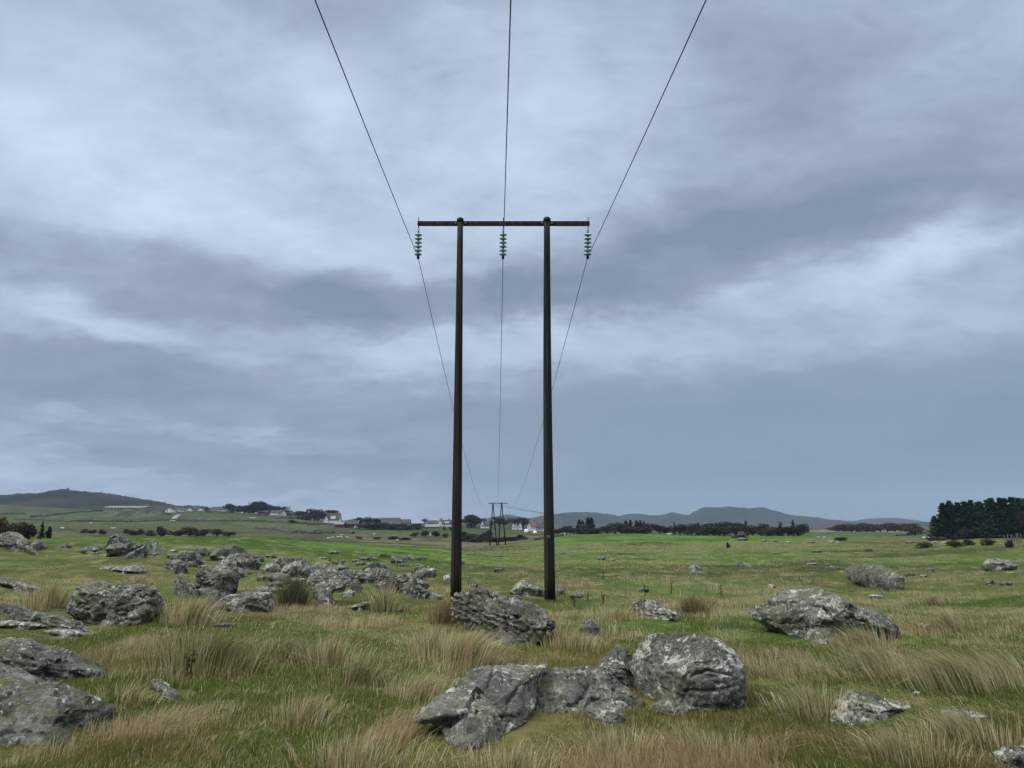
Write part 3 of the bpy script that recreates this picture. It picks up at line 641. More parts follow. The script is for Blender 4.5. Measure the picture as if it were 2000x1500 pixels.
rk('thin tilted flake below the right corner of the dark wedge-shaped boulder', [(410, 1172), (430, 1159), (463, 1148), (452, 1166), (426, 1176)], pale=.6, lie=.2, t=.25)
rk('wide speckled slab with a straight right edge in front of the rubble', [(414, 1186), (440, 1166), (480, 1158), (532, 1156), (536, 1192), (500, 1194), (470, 1192), (430, 1189)], pale=.7, t=.5, n=54, box=.45, facets=5)
rk('flat smooth slab behind the wide speckled slab', [(494, 1156), (500, 1146), (525, 1145), (556, 1150), (552, 1158), (505, 1160)], pale=.4, lie=.3, rough=.5)
rk('pale notched rock with a dark cleft in the middle of the rubble', [(511, 1112), (520, 1098), (535, 1096), (548, 1105), (546, 1119), (520, 1118)], pale=.9, rough=1.3)
rk('rounded grey rock with straw stalks in front, mid rubble', [(520, 1132), (526, 1121), (545, 1117), (565, 1122), (569, 1136), (545, 1139)], pale=.3, rough=.6)
rk('thin flat stone in front of the rounded rock with straw stalks', [(518, 1140), (535, 1136), (556, 1138), (552, 1143), (525, 1144)], pale=.4, lie=.3)
rk('square grey block beside the big crooked slab', [(568, 1142), (569, 1131), (582, 1128), (598, 1131), (598, 1143), (582, 1146)], pale=.5, box=.4)
rk('broad low white-flecked slab behind the square grey block', [(546, 1118), (560, 1101), (590, 1096), (616, 1106), (622, 1119), (590, 1122)], pale=.8, lie=.2)
rk('angular pointed rock behind the broad white-flecked slab', [(570, 1100), (580, 1090), (592, 1088), (612, 1103), (600, 1109)], pale=.3)
rk('big crooked grey slab with an arm reaching down into the grass', [(602, 1136), (606, 1119), (640, 1115), (666, 1118), (683, 1132), (681, 1144), (655, 1152), (644, 1158), (664, 1176), (655, 1182), (625, 1174), (611, 1158)], t=.55, pale=.6, lie=.15, n=66)
rk('humped rock rising behind the big crooked slab', [(630, 1118), (645, 1106), (668, 1101), (681, 1107), (681, 1122), (662, 1124)], pale=.5)
rk('flat grey rock at the back left of the humped rock', [(627, 1108), (640, 1102), (656, 1103), (652, 1112), (634, 1114)], pale=.3, D=36)
rk('flat layered rock right of the humped rock', [(672, 1130), (690, 1114), (708, 1114), (718, 1127), (702, 1133)], pale=.5)
rk('dark angular rock touching the right end of the crooked slab', [(681, 1148), (689, 1132), (700, 1131), (709, 1148), (701, 1157), (686, 1155)], pale=.3)
rk('small flat pale stone in grass before the crooked slab', [(664, 1160), (680, 1151), (698, 1156), (690, 1164), (675, 1164)], pale=.7, lie=.2)
rk('leaning dark rock between the pale round stone and the rounded boulder', [(706, 1112), (729, 1098), (744, 1101), (736, 1113), (722, 1119)], pale=.3)
rk('rounded boulder with a dark hollow under its right end', [(722, 1124), (733, 1109), (755, 1111), (775, 1124), (784, 1140), (772, 1149), (748, 1145), (733, 1134)], pale=.4, n=46, t=.5)
rk('craggy rock mass ending the rubble towards the wooden pole', [(772, 1130), (787, 1120), (810, 1130), (817, 1142), (840, 1154), (828, 1162), (800, 1164), (785, 1158), (780, 1145)], pale=.6, n=46)
rk('small pale rock under the hollow of the rounded boulder', [(744, 1150), (752, 1140), (764, 1142), (762, 1152)], pale=.9)
rk('triangular pale stone closing the rubble near the wooden pole', [(832, 1168), (840, 1156), (855, 1158), (868, 1166), (850, 1171)], pale=.6, lie=.2)
rk('pale rounded stone on green grass behind the rubble', box_poly(692, 716, 1094, 1105, 3), pale=.5, rough=.5)
rk('pale humped stone in green grass left of the wooden pole', box_poly(779, 807, 1096, 1108, 4), pale=.6, rough=.5)
rk('thin pale stone between the rubble and the wooden pole', box_poly(812, 836, 1117, 1127, 5), pale=.5)
rk('smooth pinkish rounded rock partly behind the wooden pole', box_poly(864, 896, 1121, 1138, 6), pale=.9, moss=0, rough=.2)
rk('long flat stone beside a straw tussock in front of the rubble', [(674, 1188), (690, 1179), (726, 1175), (730, 1182), (700, 1190)], pale=.6, lie=.2)
rk('small speckled stone alone in the grass in front of the rubble', box_poly(770, 791, 1187, 1198, 8), pale=.7)
rk('small rounded stone at the back of the rubble, browner of two', box_poly(646, 663, 1092, 1101, 9), pale=.2, D=42)
rk('tiny rounded stone at the back of the rubble among weeds', box_poly(664, 675, 1091, 1099, 10), pale=.3, D=43)
rk('flat dark stone overgrown by weeds on the green slope', box_poly(699, 731, 1084, 1095, 11), pale=.2)
rk('curved pale stone rim showing in the bright green slope', box_poly(639, 669, 1073, 1082, 12), pale=.7)
rk('thin pale stone on the green slope right of the curved stone rim', box_poly(697, 712, 1072, 1077, 13), pale=.9)
# centre
rk('big dark rugged boulder in front of the wooden poles', [(882, 1198), (882, 1172), (894, 1162), (930, 1156), (965, 1161), (1000, 1169), (1045, 1183), (1064, 1190), (1078, 1213), (1079, 1234), (1050, 1251), (1020, 1246), (970, 1232), (920, 1226), (890, 1216)],
   t=.7, pale=.35, moss=.25, n=90, rough=1.5, box=.75, strat=(.35, .1))
rk('pointed stone peeping over the top of the big dark rugged boulder', box_poly(993, 1022, 1160, 1178, 15), pale=.5, D=22)
rk('jagged pale rock pile between the two wooden poles', [(994, 1156), (1008, 1142), (1024, 1132), (1036, 1142), (1064, 1150), (1066, 1160), (1035, 1163), (1005, 1161)], pale=.8, rough=1.6, n=36)
rk('dark stone with white specks right behind the numbered pole', box_poly(1084, 1105, 1149, 1162, 17), pale=.7)
rk('low whitish stone in straw grass right of the numbered pole', box_poly(1107, 1142, 1158, 1169, 18), pale=.9)
rk('grey stone half hidden in grass right of the big dark rugged boulder', [(1132, 1228), (1139, 1213), (1155, 1211), (1170, 1225), (1173, 1240), (1142, 1238)], pale=.5)
rk('pale streaked rock sloping right beside a brown rush clump', [(1233, 1198), (1238, 1177), (1254, 1170), (1275, 1174), (1300, 1185), (1336, 1201), (1330, 1211), (1270, 1210)], pale=.8, n=44)
rk('small grey stone above the pale streaked rock', box_poly(1247, 1269, 1147, 1157, 21), pale=.4)
rk('tiny pale stone in the grass between the wooden poles', box_poly(962, 986, 1107, 1116, 22), pale=.6)
rk('thin pale stone on the green strip between the wooden poles', box_poly(961, 981, 1082, 1088, 23), pale=.6)
rk('low dark stone by the foot of the left pole', box_poly(918, 934, 1140, 1147, 24), pale=.5)
rk('small stone beyond the left pole on green grass', box_poly(896, 909, 1095, 1101, 25), pale=.5)
rk('bright white small stone on the grass right of the numbered pole', box_poly(1094, 1106, 1077, 1082, 26), pale=1.0)
rk('low grey stone in a straw strip far right of the numbered pole', box_poly(1166, 1184, 1084, 1094, 27), pale=.5)
rk('flat grey stone next to the low stone in the straw strip', box_poly(1186, 1203, 1089, 1096, 28), pale=.5)
rk('rounded pale stone alone in the middle of the pasture', [(1343, 1114), (1349, 1104), (1362, 1101), (1373, 1111), (1370, 1116)], pale=.7)
rk('tiny stone in front of the rounded pale mid-pasture stone', box_poly(1344, 1356, 1116, 1122, 29), pale=.5)
rk('flat grey stone right of the rounded pale mid-pasture stone', [(1435, 1101), (1445, 1096), (1458, 1101), (1471, 1108), (1455, 1110), (1440, 1106)], pale=.5)
# right
rk('largest boulder of the right side, long dark back speckled with white lichen', [(1465, 1194), (1474, 1181), (1500, 1170), (1514, 1158), (1545, 1151), (1590, 1148), (1630, 1159), (1670, 1184), (1720, 1196), (1750, 1216), (1766, 1232), (1746, 1252), (1700, 1252), (1620, 1247), (1530, 1241), (1500, 1227), (1474, 1210)],
   t=.95, pale=.5, moss=.3, n=96, rough=.55, strat=(.3, .1), cracks=[(2.5, (1500, 1178), (1560, 1176), (1610, 1186), (1640, 1225)), (2.5, (1610, 1186), (1680, 1200), (1730, 1235))])
rk('smooth egg-shaped grey boulder with a black mossy crest', [(1650, 1126), (1650, 1112), (1664, 1102), (1690, 1099), (1722, 1103), (1750, 1114), (1767, 1128), (1766, 1148), (1750, 1155), (1720, 1150), (1685, 1142), (1660, 1136)], t=1.0, pale=.35, moss=.75, n=70, rough=.3, box=1.0, facets=0, st=.25)
rk('smooth pale whaleback boulder near the right edge', [(1915, 1104), (1924, 1093), (1945, 1090), (1974, 1094), (1987, 1107), (1985, 1113), (1920, 1113)], t=1.0, pale=.6, moss=0, rough=.4, n=40, box=1.0, st=.3, facets=3)
rk('small white stone below the egg-shaped boulder', box_poly(1697, 1729, 1161, 1170, 31), pale=1.0)
rk('pale stone at the tail of the largest right boulder', box_poly(1730, 1761, 1199, 1215, 32), pale=.7, D=19)
rk('thin pale slab in straw grass beyond the tail of the largest right boulder', box_poly(1790, 1819, 1217, 1228, 33), pale=.6, box=.4)
rk('small dark stone with a white spot behind the egg-shaped boulder', box_poly(1803, 1826, 1106, 1117, 34), pale=.5)
rk('pale stone right beside the egg-shaped boulder', box_poly(1766, 1789, 1117, 1125, 35), pale=.6)
rk('thin pale stone between the egg-shaped boulder and the whaleback', box_poly(1795, 1811, 1122, 1128, 36), pale=.8)
rk('dark flat stone left of a pair of stones below the whaleback', box_poly(1924, 1946, 1131, 1142, 37), pale=.4)
rk('lower pale stone of the pair below the whaleback', box_poly(1949, 1979, 1135, 1144, 38), pale=.6)
rk('upper grey stone of the pair below the whaleback', box_poly(1960, 1985, 1127, 1136, 39), pale=.3, D=46)
rk('pale flat stone just under the whaleback', box_poly(1958, 1984, 1115, 1122, 40), pale=.8)
rk('rounded small stone left of the egg-shaped boulder', box_poly(1616, 1641, 1102, 1113, 41), pale=.5)
rk('flat pale stone further left of the egg-shaped boulder', box_poly(1572, 1597, 1097, 1104, 42), pale=.7)
rk('tiny white stone above the largest right boulder', box_poly(1500, 1517, 1141, 1149, 43), pale=1.0)
rk('flat grey stone far off in the pale grass band', box_poly(1584, 1608, 1072, 1080, 44), pale=.4)
rk('dark stone beside a small bush far off in the pasture', box_poly(1688, 1705, 1069, 1077, 45), pale=.3)
rk('flat light stone far off left in the pale grass band', box_poly(1509, 1526, 1076, 1082, 46), pale=.7)
rk('tiny pale stone beside a dark tuft in the mid pasture', box_poly(1410, 1418, 1077, 1081, 47), pale=.7)
rk('pale layered slab with a white lichen patch in the right foreground', [(1620, 1388), (1630, 1366), (1654, 1348), (1672, 1350), (1700, 1362), (1742, 1370), (1785, 1384), (1762, 1394), (1740, 1406), (1700, 1420), (1660, 1417), (1620, 1404)], t=.25, lie=.35, pale=.95, moss=.2, n=66, strat=(.3, .2), cracks=[(3, (1625, 1372), (1690, 1385), (1750, 1392))])
rk('low pale rock under leaning straw right of the pale layered slab', [(1838, 1388), (1870, 1386), (1900, 1390), (1932, 1400), (1926, 1412), (1890, 1406), (1850, 1400)], pale=.7, lie=.3)
rk('pale stone with dark spots in the bottom right corner', [(1938, 1468), (1960, 1458), (2000, 1454), (2030, 1470), (2030, 1505), (1960, 1508), (1944, 1488)], pale=.9, t=.22)
rk('small pinkish stone in the grass above the pale layered slab', box_poly(1764, 1798, 1317, 1331, 49), pale=.7)
rk('tiny grey stone right below the small pinkish stone', box_poly(1782, 1797, 1350, 1358, 53), pale=.6)
rk('small flat stone in windblown straw beyond the small pinkish stone', box_poly(1806, 1838, 1268, 1277, 50), pale=.4)
# broken stones filling the rubble
_fr = random.Random(77)
for q_ in range(95):
    fu = _fr.uniform(330, 840); fv = 1092 + (fu - 330) / 510 * 28 + _fr.gauss(0, 1) * 17
    if fv > 1176 or fv < 1078: continue
    s_ = _fr.uniform(.6, 2.2) * (fv - 1010) / 100
    rock('small broken pale stone among the rubble left of the wooden poles', box_poly(fu - 10 * s_, fu + 10 * s_, fv - 6.5 * s_, fv + 2.5 * s_, 200 + q_), pale=_fr.uniform(.4, .9), group='small stones of the rubble', n=16, rough=1.2)
for q_ in range(16):
    fu = _fr.uniform(150, 345); fv = 1072 + _fr.gauss(0, 1) * 7; s_ = _fr.uniform(.5, 1.1)
    rock('small grey stone scattered around the crest outcrops', box_poly(fu - 9 * s_, fu + 9 * s_, fv - 5 * s_, fv + 2 * s_, 300 + q_), pale=_fr.uniform(.3, .8), group='small stones of the crest', n=14)
# far bedrock bits near the right bank and tree belt
for k_, (a_, b_, c_, d_, lb) in enumerate([
    (1438, 1462, 1047, 1056, 'dark bedrock hump in front of the tree belt'), (1486, 1498, 1052, 1058, 'small rock right of the dark bedrock hump'),
    (1500, 1508, 1053, 1058, 'white-topped stone before the lone tree group'), (1509, 1520, 1053, 1059, 'grey stone before the lone tree group'),
    (1536, 1546, 1055, 1060, 'small pale stone below the lone tall pine'), (1576, 1592, 1055, 1061, 'flat stone right of the lone tree group'),
    (1618, 1630, 1054, 1060, 'pale stone left of a dark shrub in the far pasture'), (1631, 1642, 1056, 1062, 'pointed pale stone below the far dark shrub'),
    (1424, 1432, 1053, 1057, 'white stone left of the dark bedrock hump'), (1767, 1787, 1054, 1061, 'long flat dark rock before the shrubby bank'),
    (1816, 1832, 1054, 1061, 'white rock on the shrubby bank'), (1839, 1850, 1056, 1063, 'grey rock right of the white rock on the bank'),
    (1977, 1988, 1050, 1055, 'grey rock before the conifer plantation'), (1990, 2004, 1088, 1097, 'pale stone cut by the right edge above the whaleback')]):
    rk(lb, box_poly(a_, b_, c_, d_, 60 + k_), pale=.9 if 'white' in lb or 'pale' in lb else .4)
# ------------------------------------------------------------------ pylons and cables
P1D = 25.0
def pole_pts(ub, vb_, ut, vt_, D, bend=0.0):
    b = np.array(at(ub, vb_, D)); t = np.array(at(ut, vt_, D))
    t[1] = D; b[1] = D
    pts = []
    for k in range(15):
        s = k / 14; p = b * (1 - s) + t * s; p[0] += bend * math.sin(math.pi * s); pts.append(p)
    return pts
pyl = empty('power_pylon', (-.31, P1D, gz1(-.31, P1D)))
tag(pyl, 'near wooden two-pole power pylon with a dark crossarm and three glass insulator strings', 'pylon')
org = np.array(pyl.location)
def loc(p): return tuple(np.array(p) - org)
poles = []
for (ub, vb_, ut, vt_, bend, rb, rt) in ((890.3, 1180, 899, 428, .0, .178, .097), (1074.5, 1185, 1068.3, 427, -.03, .180, .104)):
    pts = pole_pts(ub, vb_, ut, vt_, P1D, bend); pts = [loc(p) for p in pts]
    rad = list(np.linspace(rb, rt, 15)); mb = MB(); mb.tube(pts, rad, 20)
    o = mb.build('pole', M['wood'], pyl, True); poles.append((pts, o))
    # sheet cap on the pole head
    tp = pts[-1]; c = MB().lathe([(0, .055), (rt * .8, .045), (rt * 1.22, .0), (rt * 1.25, -.10), (rt * 1.1, -.11)], tp, 20)
    c.build('pole_cap', M['iron'], o, True)
zt = at(983, 433, P1D)[2]; xl = at(814.5, 433, P1D)[0]; xr = at(1152.5, 433, P1D)[0]
arm = MB(); arm.box(xl - org[0], xr - org[0], .11, .23, zt - .070 - org[2], zt + .070 - org[2]); arm_o = arm.build('crossarm', M['wood'], pyl)
for pts, o in poles:
    for s_ in (-1, 1):
        x = pts[-1][0] + s_ * .165; b = MB(); b.tube([(x, .06, zt - .015 - org[2]), (x, .12, zt - .015 - org[2])], .020, 8); b.build('bolt', M['steel'], arm_o)
# worn metal figures on the right pole
fc = bpy.data.curves.new('pole_number', 'FONT'); fc.body = '79'; fc.size = .13; fc.extrude = .004; fc.align_x = 'CENTER'
fo = bpy.data.objects.new('pole_number', fc); col.objects.link(fo)
pn = at(1070.6, 1051, P1D - .19); fo.parent = pyl; 
dg = bpy.context.evaluated_depsgraph_get(); bpy.context.view_layer.update(); me_ = bpy.data.meshes.new_from_object(fo.evaluated_get(dg)); bpy.data.objects.remove(fo)
fo = bpy.data.objects.new('pole_number', me_); col.objects.link(fo); fo.parent = poles[1][1]
fo.location = loc(pn); fo.rotation_euler = (R_(90), 0, 0); me_.materials.clear(); me_.materials.append(M['steel'])

def disc_prof(): return [(.001, .035), (.045, .034), (.055, .012), (.100, .004), (.127, -.020), (.129, -.028), (.108, -.016), (.080, -.012), (.078, -.030), (.070, -.030), (.066, -.012), (.030, -.010), (.001, -.010)]
tops = []
for u in (816.5, 983.0, 1149.5):
    xt = at(u, 433, P1D)[0]
    clamp_p = np.array(at({816.5: 815.5, 983.0: 982.3, 1149.5: 1148.8}[u], 501, P1D)); topz = zt - .07
    s = empty('insulator_string', (xt - org[0], .17, topz - org[2])); s.parent = pyl
    # slight swing towards the measured clamp position
    dx = clamp_p[0] - xt; Ls = topz - clamp_p[2]; s.rotation_euler.y = math.atan2(-dx, Ls) * -1 if False else math.atan2(dx, -Ls) - math.pi * (1 if dx >= 0 else -1)
    h = MB(); h.tube([(0, 0, .30), (0, 0, -.10)], .013, 8)
    ring = [(.030 * math.cos(t), 0, -.14 + .055 * math.sin(t)) for t in np.linspace(0, 2 * math.pi, 15)]; h.tube(ring, .008, 6, False); h.tube([(0, 0, -.19), (0, 0, -.27)], .02, 8)
    h.build('hanger', M['iron'], s)
    for k in range(6):
        z0 = -.32 - k * .142
        MB().lathe(disc_prof(), (0, 0, z0), 28).build('glass_disc', M['glass'], s, True)
        MB().lathe([(.001, .10), (.028, .095), (.036, .06), (.040, .035), (.001, .034)], (0, 0, z0), 14).build('metal_cap', M['iron'], s, True)
    ce = -.32 - 5 * .142
    c = MB(); c.tube([(0, 0, ce - .01), (0, 0, ce - .10)], .016, 8)
    c.tube([(0, -.16, ce - .13), (0, -.06, ce - .105), (0, .06, ce - .105), (0, .16, ce - .13)], [.02, .042, .042, .02], 8); c.box(-.045, .045, -.03, .03, ce - .18, ce - .09)
    c.build('cable_clamp', M['iron'], s)
    a_ = s.rotation_euler.y
    tops.append(np.array([org[0] + s.location.x + math.sin(a_) * (ce - .12), P1D + .17, org[2] + s.location.z + math.cos(a_) * (ce - .12)]))

# second pylon, two A-frames
P2D = 215.0
g2 = gz1(at(973, 1000, P2D)[0], P2D)
py2 = empty('power_pylon', at(972, 1000, P2D)[:2] + (g2,))
tag(py2, 'far power pylon with two A-shaped leg pairs standing at the pasture edge', 'pylon')
o2 = np.array(py2.location)
def l2(u, v, dy=0):
    p = at(u, v, P2D); return (p[0] - o2[0], dy, p[2] - o2[2])
for (ut, vt_, ub, vb_, dy) in ((962.5, 982, 956.5, 1069, -.5), (963.0, 982, 970.5, 1067, .5), (979.5, 981, 973.5, 1067, -.5), (980.0, 981, 987.5, 1066, .5)):
    MB().tube([l2(ub, vb_ + 2, dy), l2(ut, vt_, 0)], [.19, .13], 10).build('leg', M['wood'], py2, True)
a = l2(953.5, 983); b = l2(991.5, 983)
MB().box(a[0], b[0], -.28, -.14, a[2] - .09, a[2] + .09).build('crossarm', M['wood'], py2)
ends2 = []
for u in (955, 972.5, 990):
    p = l2(u, 983.3); MB().tube([(p[0] - .1, -1.5, p[2] - .15), (p[0], -.28, p[2])], .11, 8).build('insulator_string', M['glass'], py2, True)
    ends2.append(np.array([p[0] - .1, -1.5, p[2] - .15]) + o2)
wl = ['left power cable running overhead to the far pylon', 'middle power cable running overhead to the far pylon', 'right power cable running overhead to the far pylon']
for k in range(3):
    A = tops[k]; B = ends2[k]; pts = []
    dirx = (B[0] - A[0]) / (B[1] - A[1])
    for t in np.linspace(1, 0, 40):      # span behind and above the camera
        y = A[1] - 190 * t; s = 4.4
        pts.append((A[0] + dirx * (y - A[1]), y, A[2] + 1.5 * t - 4 * 4.9 * t * (1 - t)))
    pts[-1] = tuple(A)
    for t in np.linspace(0, 1, 60)[1:]:
        p = A * (1 - t) + B * t; pts.append((p[0], p[1], p[2] - 4 * 4.1 * t * (1 - t)))
    o = MB().tube(pts, .0110, 6).build('power_cable', M['cable'], None, True)
    tag(o, wl[k], 'cable', 'three cables of the power line')
for k, (u, v, d) in enumerate(((1130, 1002, 330), (1130, 1007, 330), (1130, 1010, 330))):
    A = ends2[k] + np.array([0, 1.6, 0.1]); B = np.array(at(u + k * 6, v, d)); pts = []
    for t in np.linspace(0, 1, 20): p = A * (1 - t) + B * t; pts.append((p[0], p[1], p[2] - 1.2 * 4 * t * (1 - t)))
    o = MB().tube(pts, .03, 5).build('power_cable', M['cable'], None, True)
    tag(o, 'thin cable leaving the far pylon to the right behind the numbered pole', 'cable', 'cables leaving the far pylon')

# ------------------------------------------------------------------ grass
rng = np.random.RandomState(4)
def blades_arrays(P, h, wd, lean, colr, two=True, root=None):
    n = len(P); ph = rng.uniform(0, math.pi, n); wx = np.cos(ph) * wd * .5; wy = np.sin(ph) * wd * .5
    T = np.stack([P[:, 0] + lean[:, 0] * h, P[:, 1] + lean[:, 1] * h, P[:, 2] + h * np.sqrt(np.maximum(.12, 1 - (lean ** 2).sum(1) * .7))], 1)
    W_ = np.stack([wx, wy, np.zeros(n)], 1)
    if two:
        Mi = np.stack([P[:, 0] + lean[:, 0] * h * .30, P[:, 1] + lean[:, 1] * h * .30, P[:, 2] + h * .56], 1)
        V = np.stack([P - W_, P + W_, Mi - W_ * .8, Mi + W_ * .8, T], 1).reshape(-1, 3)
        b = (np.arange(n) * 5)[:, None]; Q = b + np.array([[0, 1, 3, 2]]); T3 = b + np.array([[2, 3, 4]])
        return V, Q, T3, np.repeat(colr, 5, 0)
    V = np.stack([P - W_, P + W_, T], 1).reshape(-1, 3); b = (np.arange(n) * 3)[:, None]
    return V, np.zeros((0, 4), int), b + np.array([[0, 1, 2]]), np.repeat(colr, 3, 0)
def build_blades(name, parts, mat, loc0=None):
    V = np.vstack([p[0] for p in parts]); off = 0; Qs = []; Ts = []
    for p in parts: Qs.append(p[1] + off); Ts.append(p[2] + off); off += len(p[0])
    Q = np.vstack(Qs); T = np.vstack(Ts); C = np.vstack([p[3] for p in parts])
    if loc0 is not None: V = V - np.array(loc0)
    me = bpy.data.meshes.new(name); me.vertices.add(len(V)); me.vertices.foreach_set('co', V.astype(np.float32).ravel())
    me.loops.add(Q.size + T.size); me.loops.foreach_set('vertex_index', np.concatenate([Q.ravel(), T.ravel()]).astype(np.int32))
    me.polygons.add(len(Q) + len(T)); st = np.concatenate([np.arange(len(Q)) * 4, Q.size + np.arange(len(T)) * 3]).astype(np.int32)
    me.polygons.foreach_set('loop_start', st); me.update(calc_edges=True)
    a = me.color_attributes.new('tint', 'FLOAT_COLOR', 'POINT'); c = np.ones((len(V), 4), np.float32); c[:, :3] = C; a.data.foreach_set('color', c.ravel())
    me.materials.append(mat); o = bpy.data.objects.new(name, me); col.objects.link(o)
    if loc0 is not None: o.location = loc0
    return o
def outside_rocks(x, y, marg=.92):
    ok = np.ones(len(x), bool); hf = np.ones(len(x))
    for (rx, ry, a, b, Df) in FOOT:
        e = ((x - rx) / max(a, .05)) ** 2 + ((y - ry) / max(b, .05)) ** 2
        ok &= e > marg ** 2
        fr = (np.abs(x - rx) < a * 1.0) & (y < ry) & (y > ry - b - .9 - .02 * Df)
        hf = np.where(fr & (e > marg ** 2), np.minimum(hf, .38), hf)
    for px in (at(890, 1170, P1D)[0], at(1074, 1170, P1D)[0]): ok &= (np.hypot(x - px, y - P1D) > .16)
    return ok, hf
def lean_field(x, y):
    u, D = ud(x, y); n = fb2(x / 3 + 50, y / 3, 3, 81) - .5
    lx = np.interp(u, [0, 500, 850, 1100, 1400, 1650, 2000], [.22, .22, .34, .02, -.16, -.55, -.62]) + n * .5
    return np.stack([lx, -.08 + .3 * (fb2(x / 2, y / 2 + 90, 2, 83) - .5)], 1)
def gcolors(n, straw_share, dark=1.0):
    r = rng.uniform(size=n); c = np.empty((n, 3))
    gA = np.array([.150, .215, .036]); gB = np.array([.092, .175, .036]); gC = np.array([.235, .205, .060]); gD = np.array([.065, .110, .030])
    k = rng.randint(0, 4, n); G4 = np.array([gA, gB, gC, gD]); c = G4[k]
    sA = np.array([.58, .48, .29]); sB = np.array([.46, .38, .23]); sC = np.array([.38, .29, .165]); sD = np.array([.68, .60, .42])
    S4 = np.array([sA, sB, sC, sD, sA])[rng.randint(0, 5, n)]
    return np.where((r < straw_share)[:, None], S4, c) * rng.uniform(.75, 1.2, n)[:, None]
parts = []
def scatter(n, d0, d1, p=1.0, marg=80):
    # uniform on the ground inside the wedge seen by the photograph, denser near the front edge
    D = (d0 ** (2 - p) + rng.uniform(size=n) * (d1 ** (2 - p) - d0 ** (2 - p))) ** (1 / (2 - p))
    u = rng.uniform(-marg, 2000 + marg, n); x = (u - 1000) / FPX * D * .985
    return x, D
for (n, d0, d1, hmul, wd, two, p) in ((660000, 3.9, 13, 1.0, .0048, True, .9), (350000, 12, 26, 1.0, .0075, True, .9), (270000, 25, 60, 1.0, .016, False, .9), (210000, 56, 150, 1.0, .042, False, .9)):
    x, y = scatter(n, d0, d1, p, 300 if d0 < 20 else 160)
    straw, a_, b_, c_, u, D = fields(x, y)
    ok, hf = outside_rocks(x, y)
    clump = fb2(x / .35, y / .35, 2, 91)
    keep = ok & (rng.uniform(size=n) < .45 + .9 * clump)
    if not two:   # low turf on the green strips: fewer and shorter
        keep &= rng.uniform(size=n) < (.35 + .65 * straw)
    x, y, straw, clump, hf, u, D, a_, b_ = [q[keep] for q in (x, y, straw, clump, hf, u, D, a_, b_)]
    z = gz(x, y) - .01
    patch = sst(fb2(x / .9 + 40, y / .9, 3, 121) + .22 * (straw - .5), .50, .66)
    tallp = rng.uniform(size=len(x)) < (.04 + straw * .05 + patch * (.05 + .24 * straw) * np.interp(D, [5, 10, 20], [.75, .5, 1.]))
    tall = sst(fb2(x / 1.3 + 9, y / 1.3, 3, 101), .42, .66)
    h = np.where(tallp, .085 + np.interp(D, [7, 14], [.09, .13]) * patch, .035 + .055 * tall) * rng.uniform(.65, 1.25, len(x)) * (.75 + .5 * clump) * np.where(tallp, hf, np.maximum(hf, .8)) * hmul
    h = h * np.interp(D, [0, 5, 8, 30, 60, 140], [1, 1, 1, 1, .95, .95]) * np.where((D > 34) & (straw < .3), .7, 1)
    ln = lean_field(x, y) * np.where(tallp, 1.1, .7)[:, None] + rng.normal(size=(len(x), 2)) * .24
    cc = gcolors(len(x), np.where(tallp, .90, .06 + straw * .18))
    h = h * (1 - .45 * (1 - sst(u, 800, 900)) * sst(D, 17, 23))
    rusty = sst(a_, .50, .70) * (1 - sst(D, 9, 22)); rusty = np.maximum(rusty, 1.5 * sst(a_, .44, .58) * (1 - sst(D, 6.0, 7.6))); cc = cc * (1 - .30 * rusty[:, None]) + np.array([.25, .15, .07]) * (.30 * rusty[:, None])
    cold = sst(fb2(x / 4 + 30, y / 4, 3, 111), .5, .66) * (1 - straw); cc = cc * (1 - .5 * cold[:, None]) + np.array([.085, .165, .065]) * (.5 * cold[:, None])
    lime = sst(D, 28, 60); cc = cc * (1 - .18 * lime[:, None] * (straw < .4)[:, None] * np.array([1.1, .7, 1.2]))
    parts.append(blades_arrays(np.stack([x, y, z], 1), h, wd * rng.uniform(.7, 1.4, len(x)), ln, cc, two))
grass = build_blades('grass', parts, M['grass']); tag(grass, 'windblown pasture grass, green and straw-coloured', 'grass', kind='stuff')
del parts

# tussocks one can single out
def tussock(label, u, v, rad, h, lean, n, kind='straw'):
    n = int(n * .62) if kind == 'straw' else int(n * .8)
    D = hit(u, v) or 10; x0 = at(u, v, D)[0]; g = gz1(x0, D); sc_ = 1
    r = np.abs(rng.normal(size=n)) * rad * .45; a = rng.uniform(0, 2 * math.pi, n); x = x0 + r * np.cos(a); y = D + r * np.sin(a) * .8
    z = gz(x, y) - .02; out = np.stack([np.cos(a), np.sin(a)], 1) * (r / rad)[:, None] * .75
    ln = out * (.4 if abs(lean[0]) > .5 else 1) + np.array(lean)[None] * (.85 if abs(lean[0]) > .6 else 1) + rng.normal(size=(n, 2)) * .10
    hh = h * .85 * rng.uniform(.45, 1.15, n)
    if kind == 'straw': cc = gcolors(n, np.full(n, .72))
    elif kind == 'brown': cc = np.where((rng.uniform(size=n) < .35)[:, None], np.array([.40, .31, .18]), np.array([.20, .16, .075])) * rng.uniform(.6, 1.3, n)[:, None]
    elif kind == 'dark': cc = np.where((rng.uniform(size=n) < .4)[:, None], np.array([.24, .20, .13]), np.array([.085, .092, .045])) * rng.uniform(.6, 1.2, n)[:, None]
    else: cc = gcolors(n, np.full(n, .45)) * .8
    wd = max(.0045, D * .00055)
    o = build_blades('grass_tussock', [blades_arrays(np.stack([x, y, z], 1), hh, wd * rng.uniform(.7, 1.3, n), ln, cc, True)], M['grass'], (x0, D, g))
    tag(o, label, 'tussock', 'tussocks standing out of the grass')
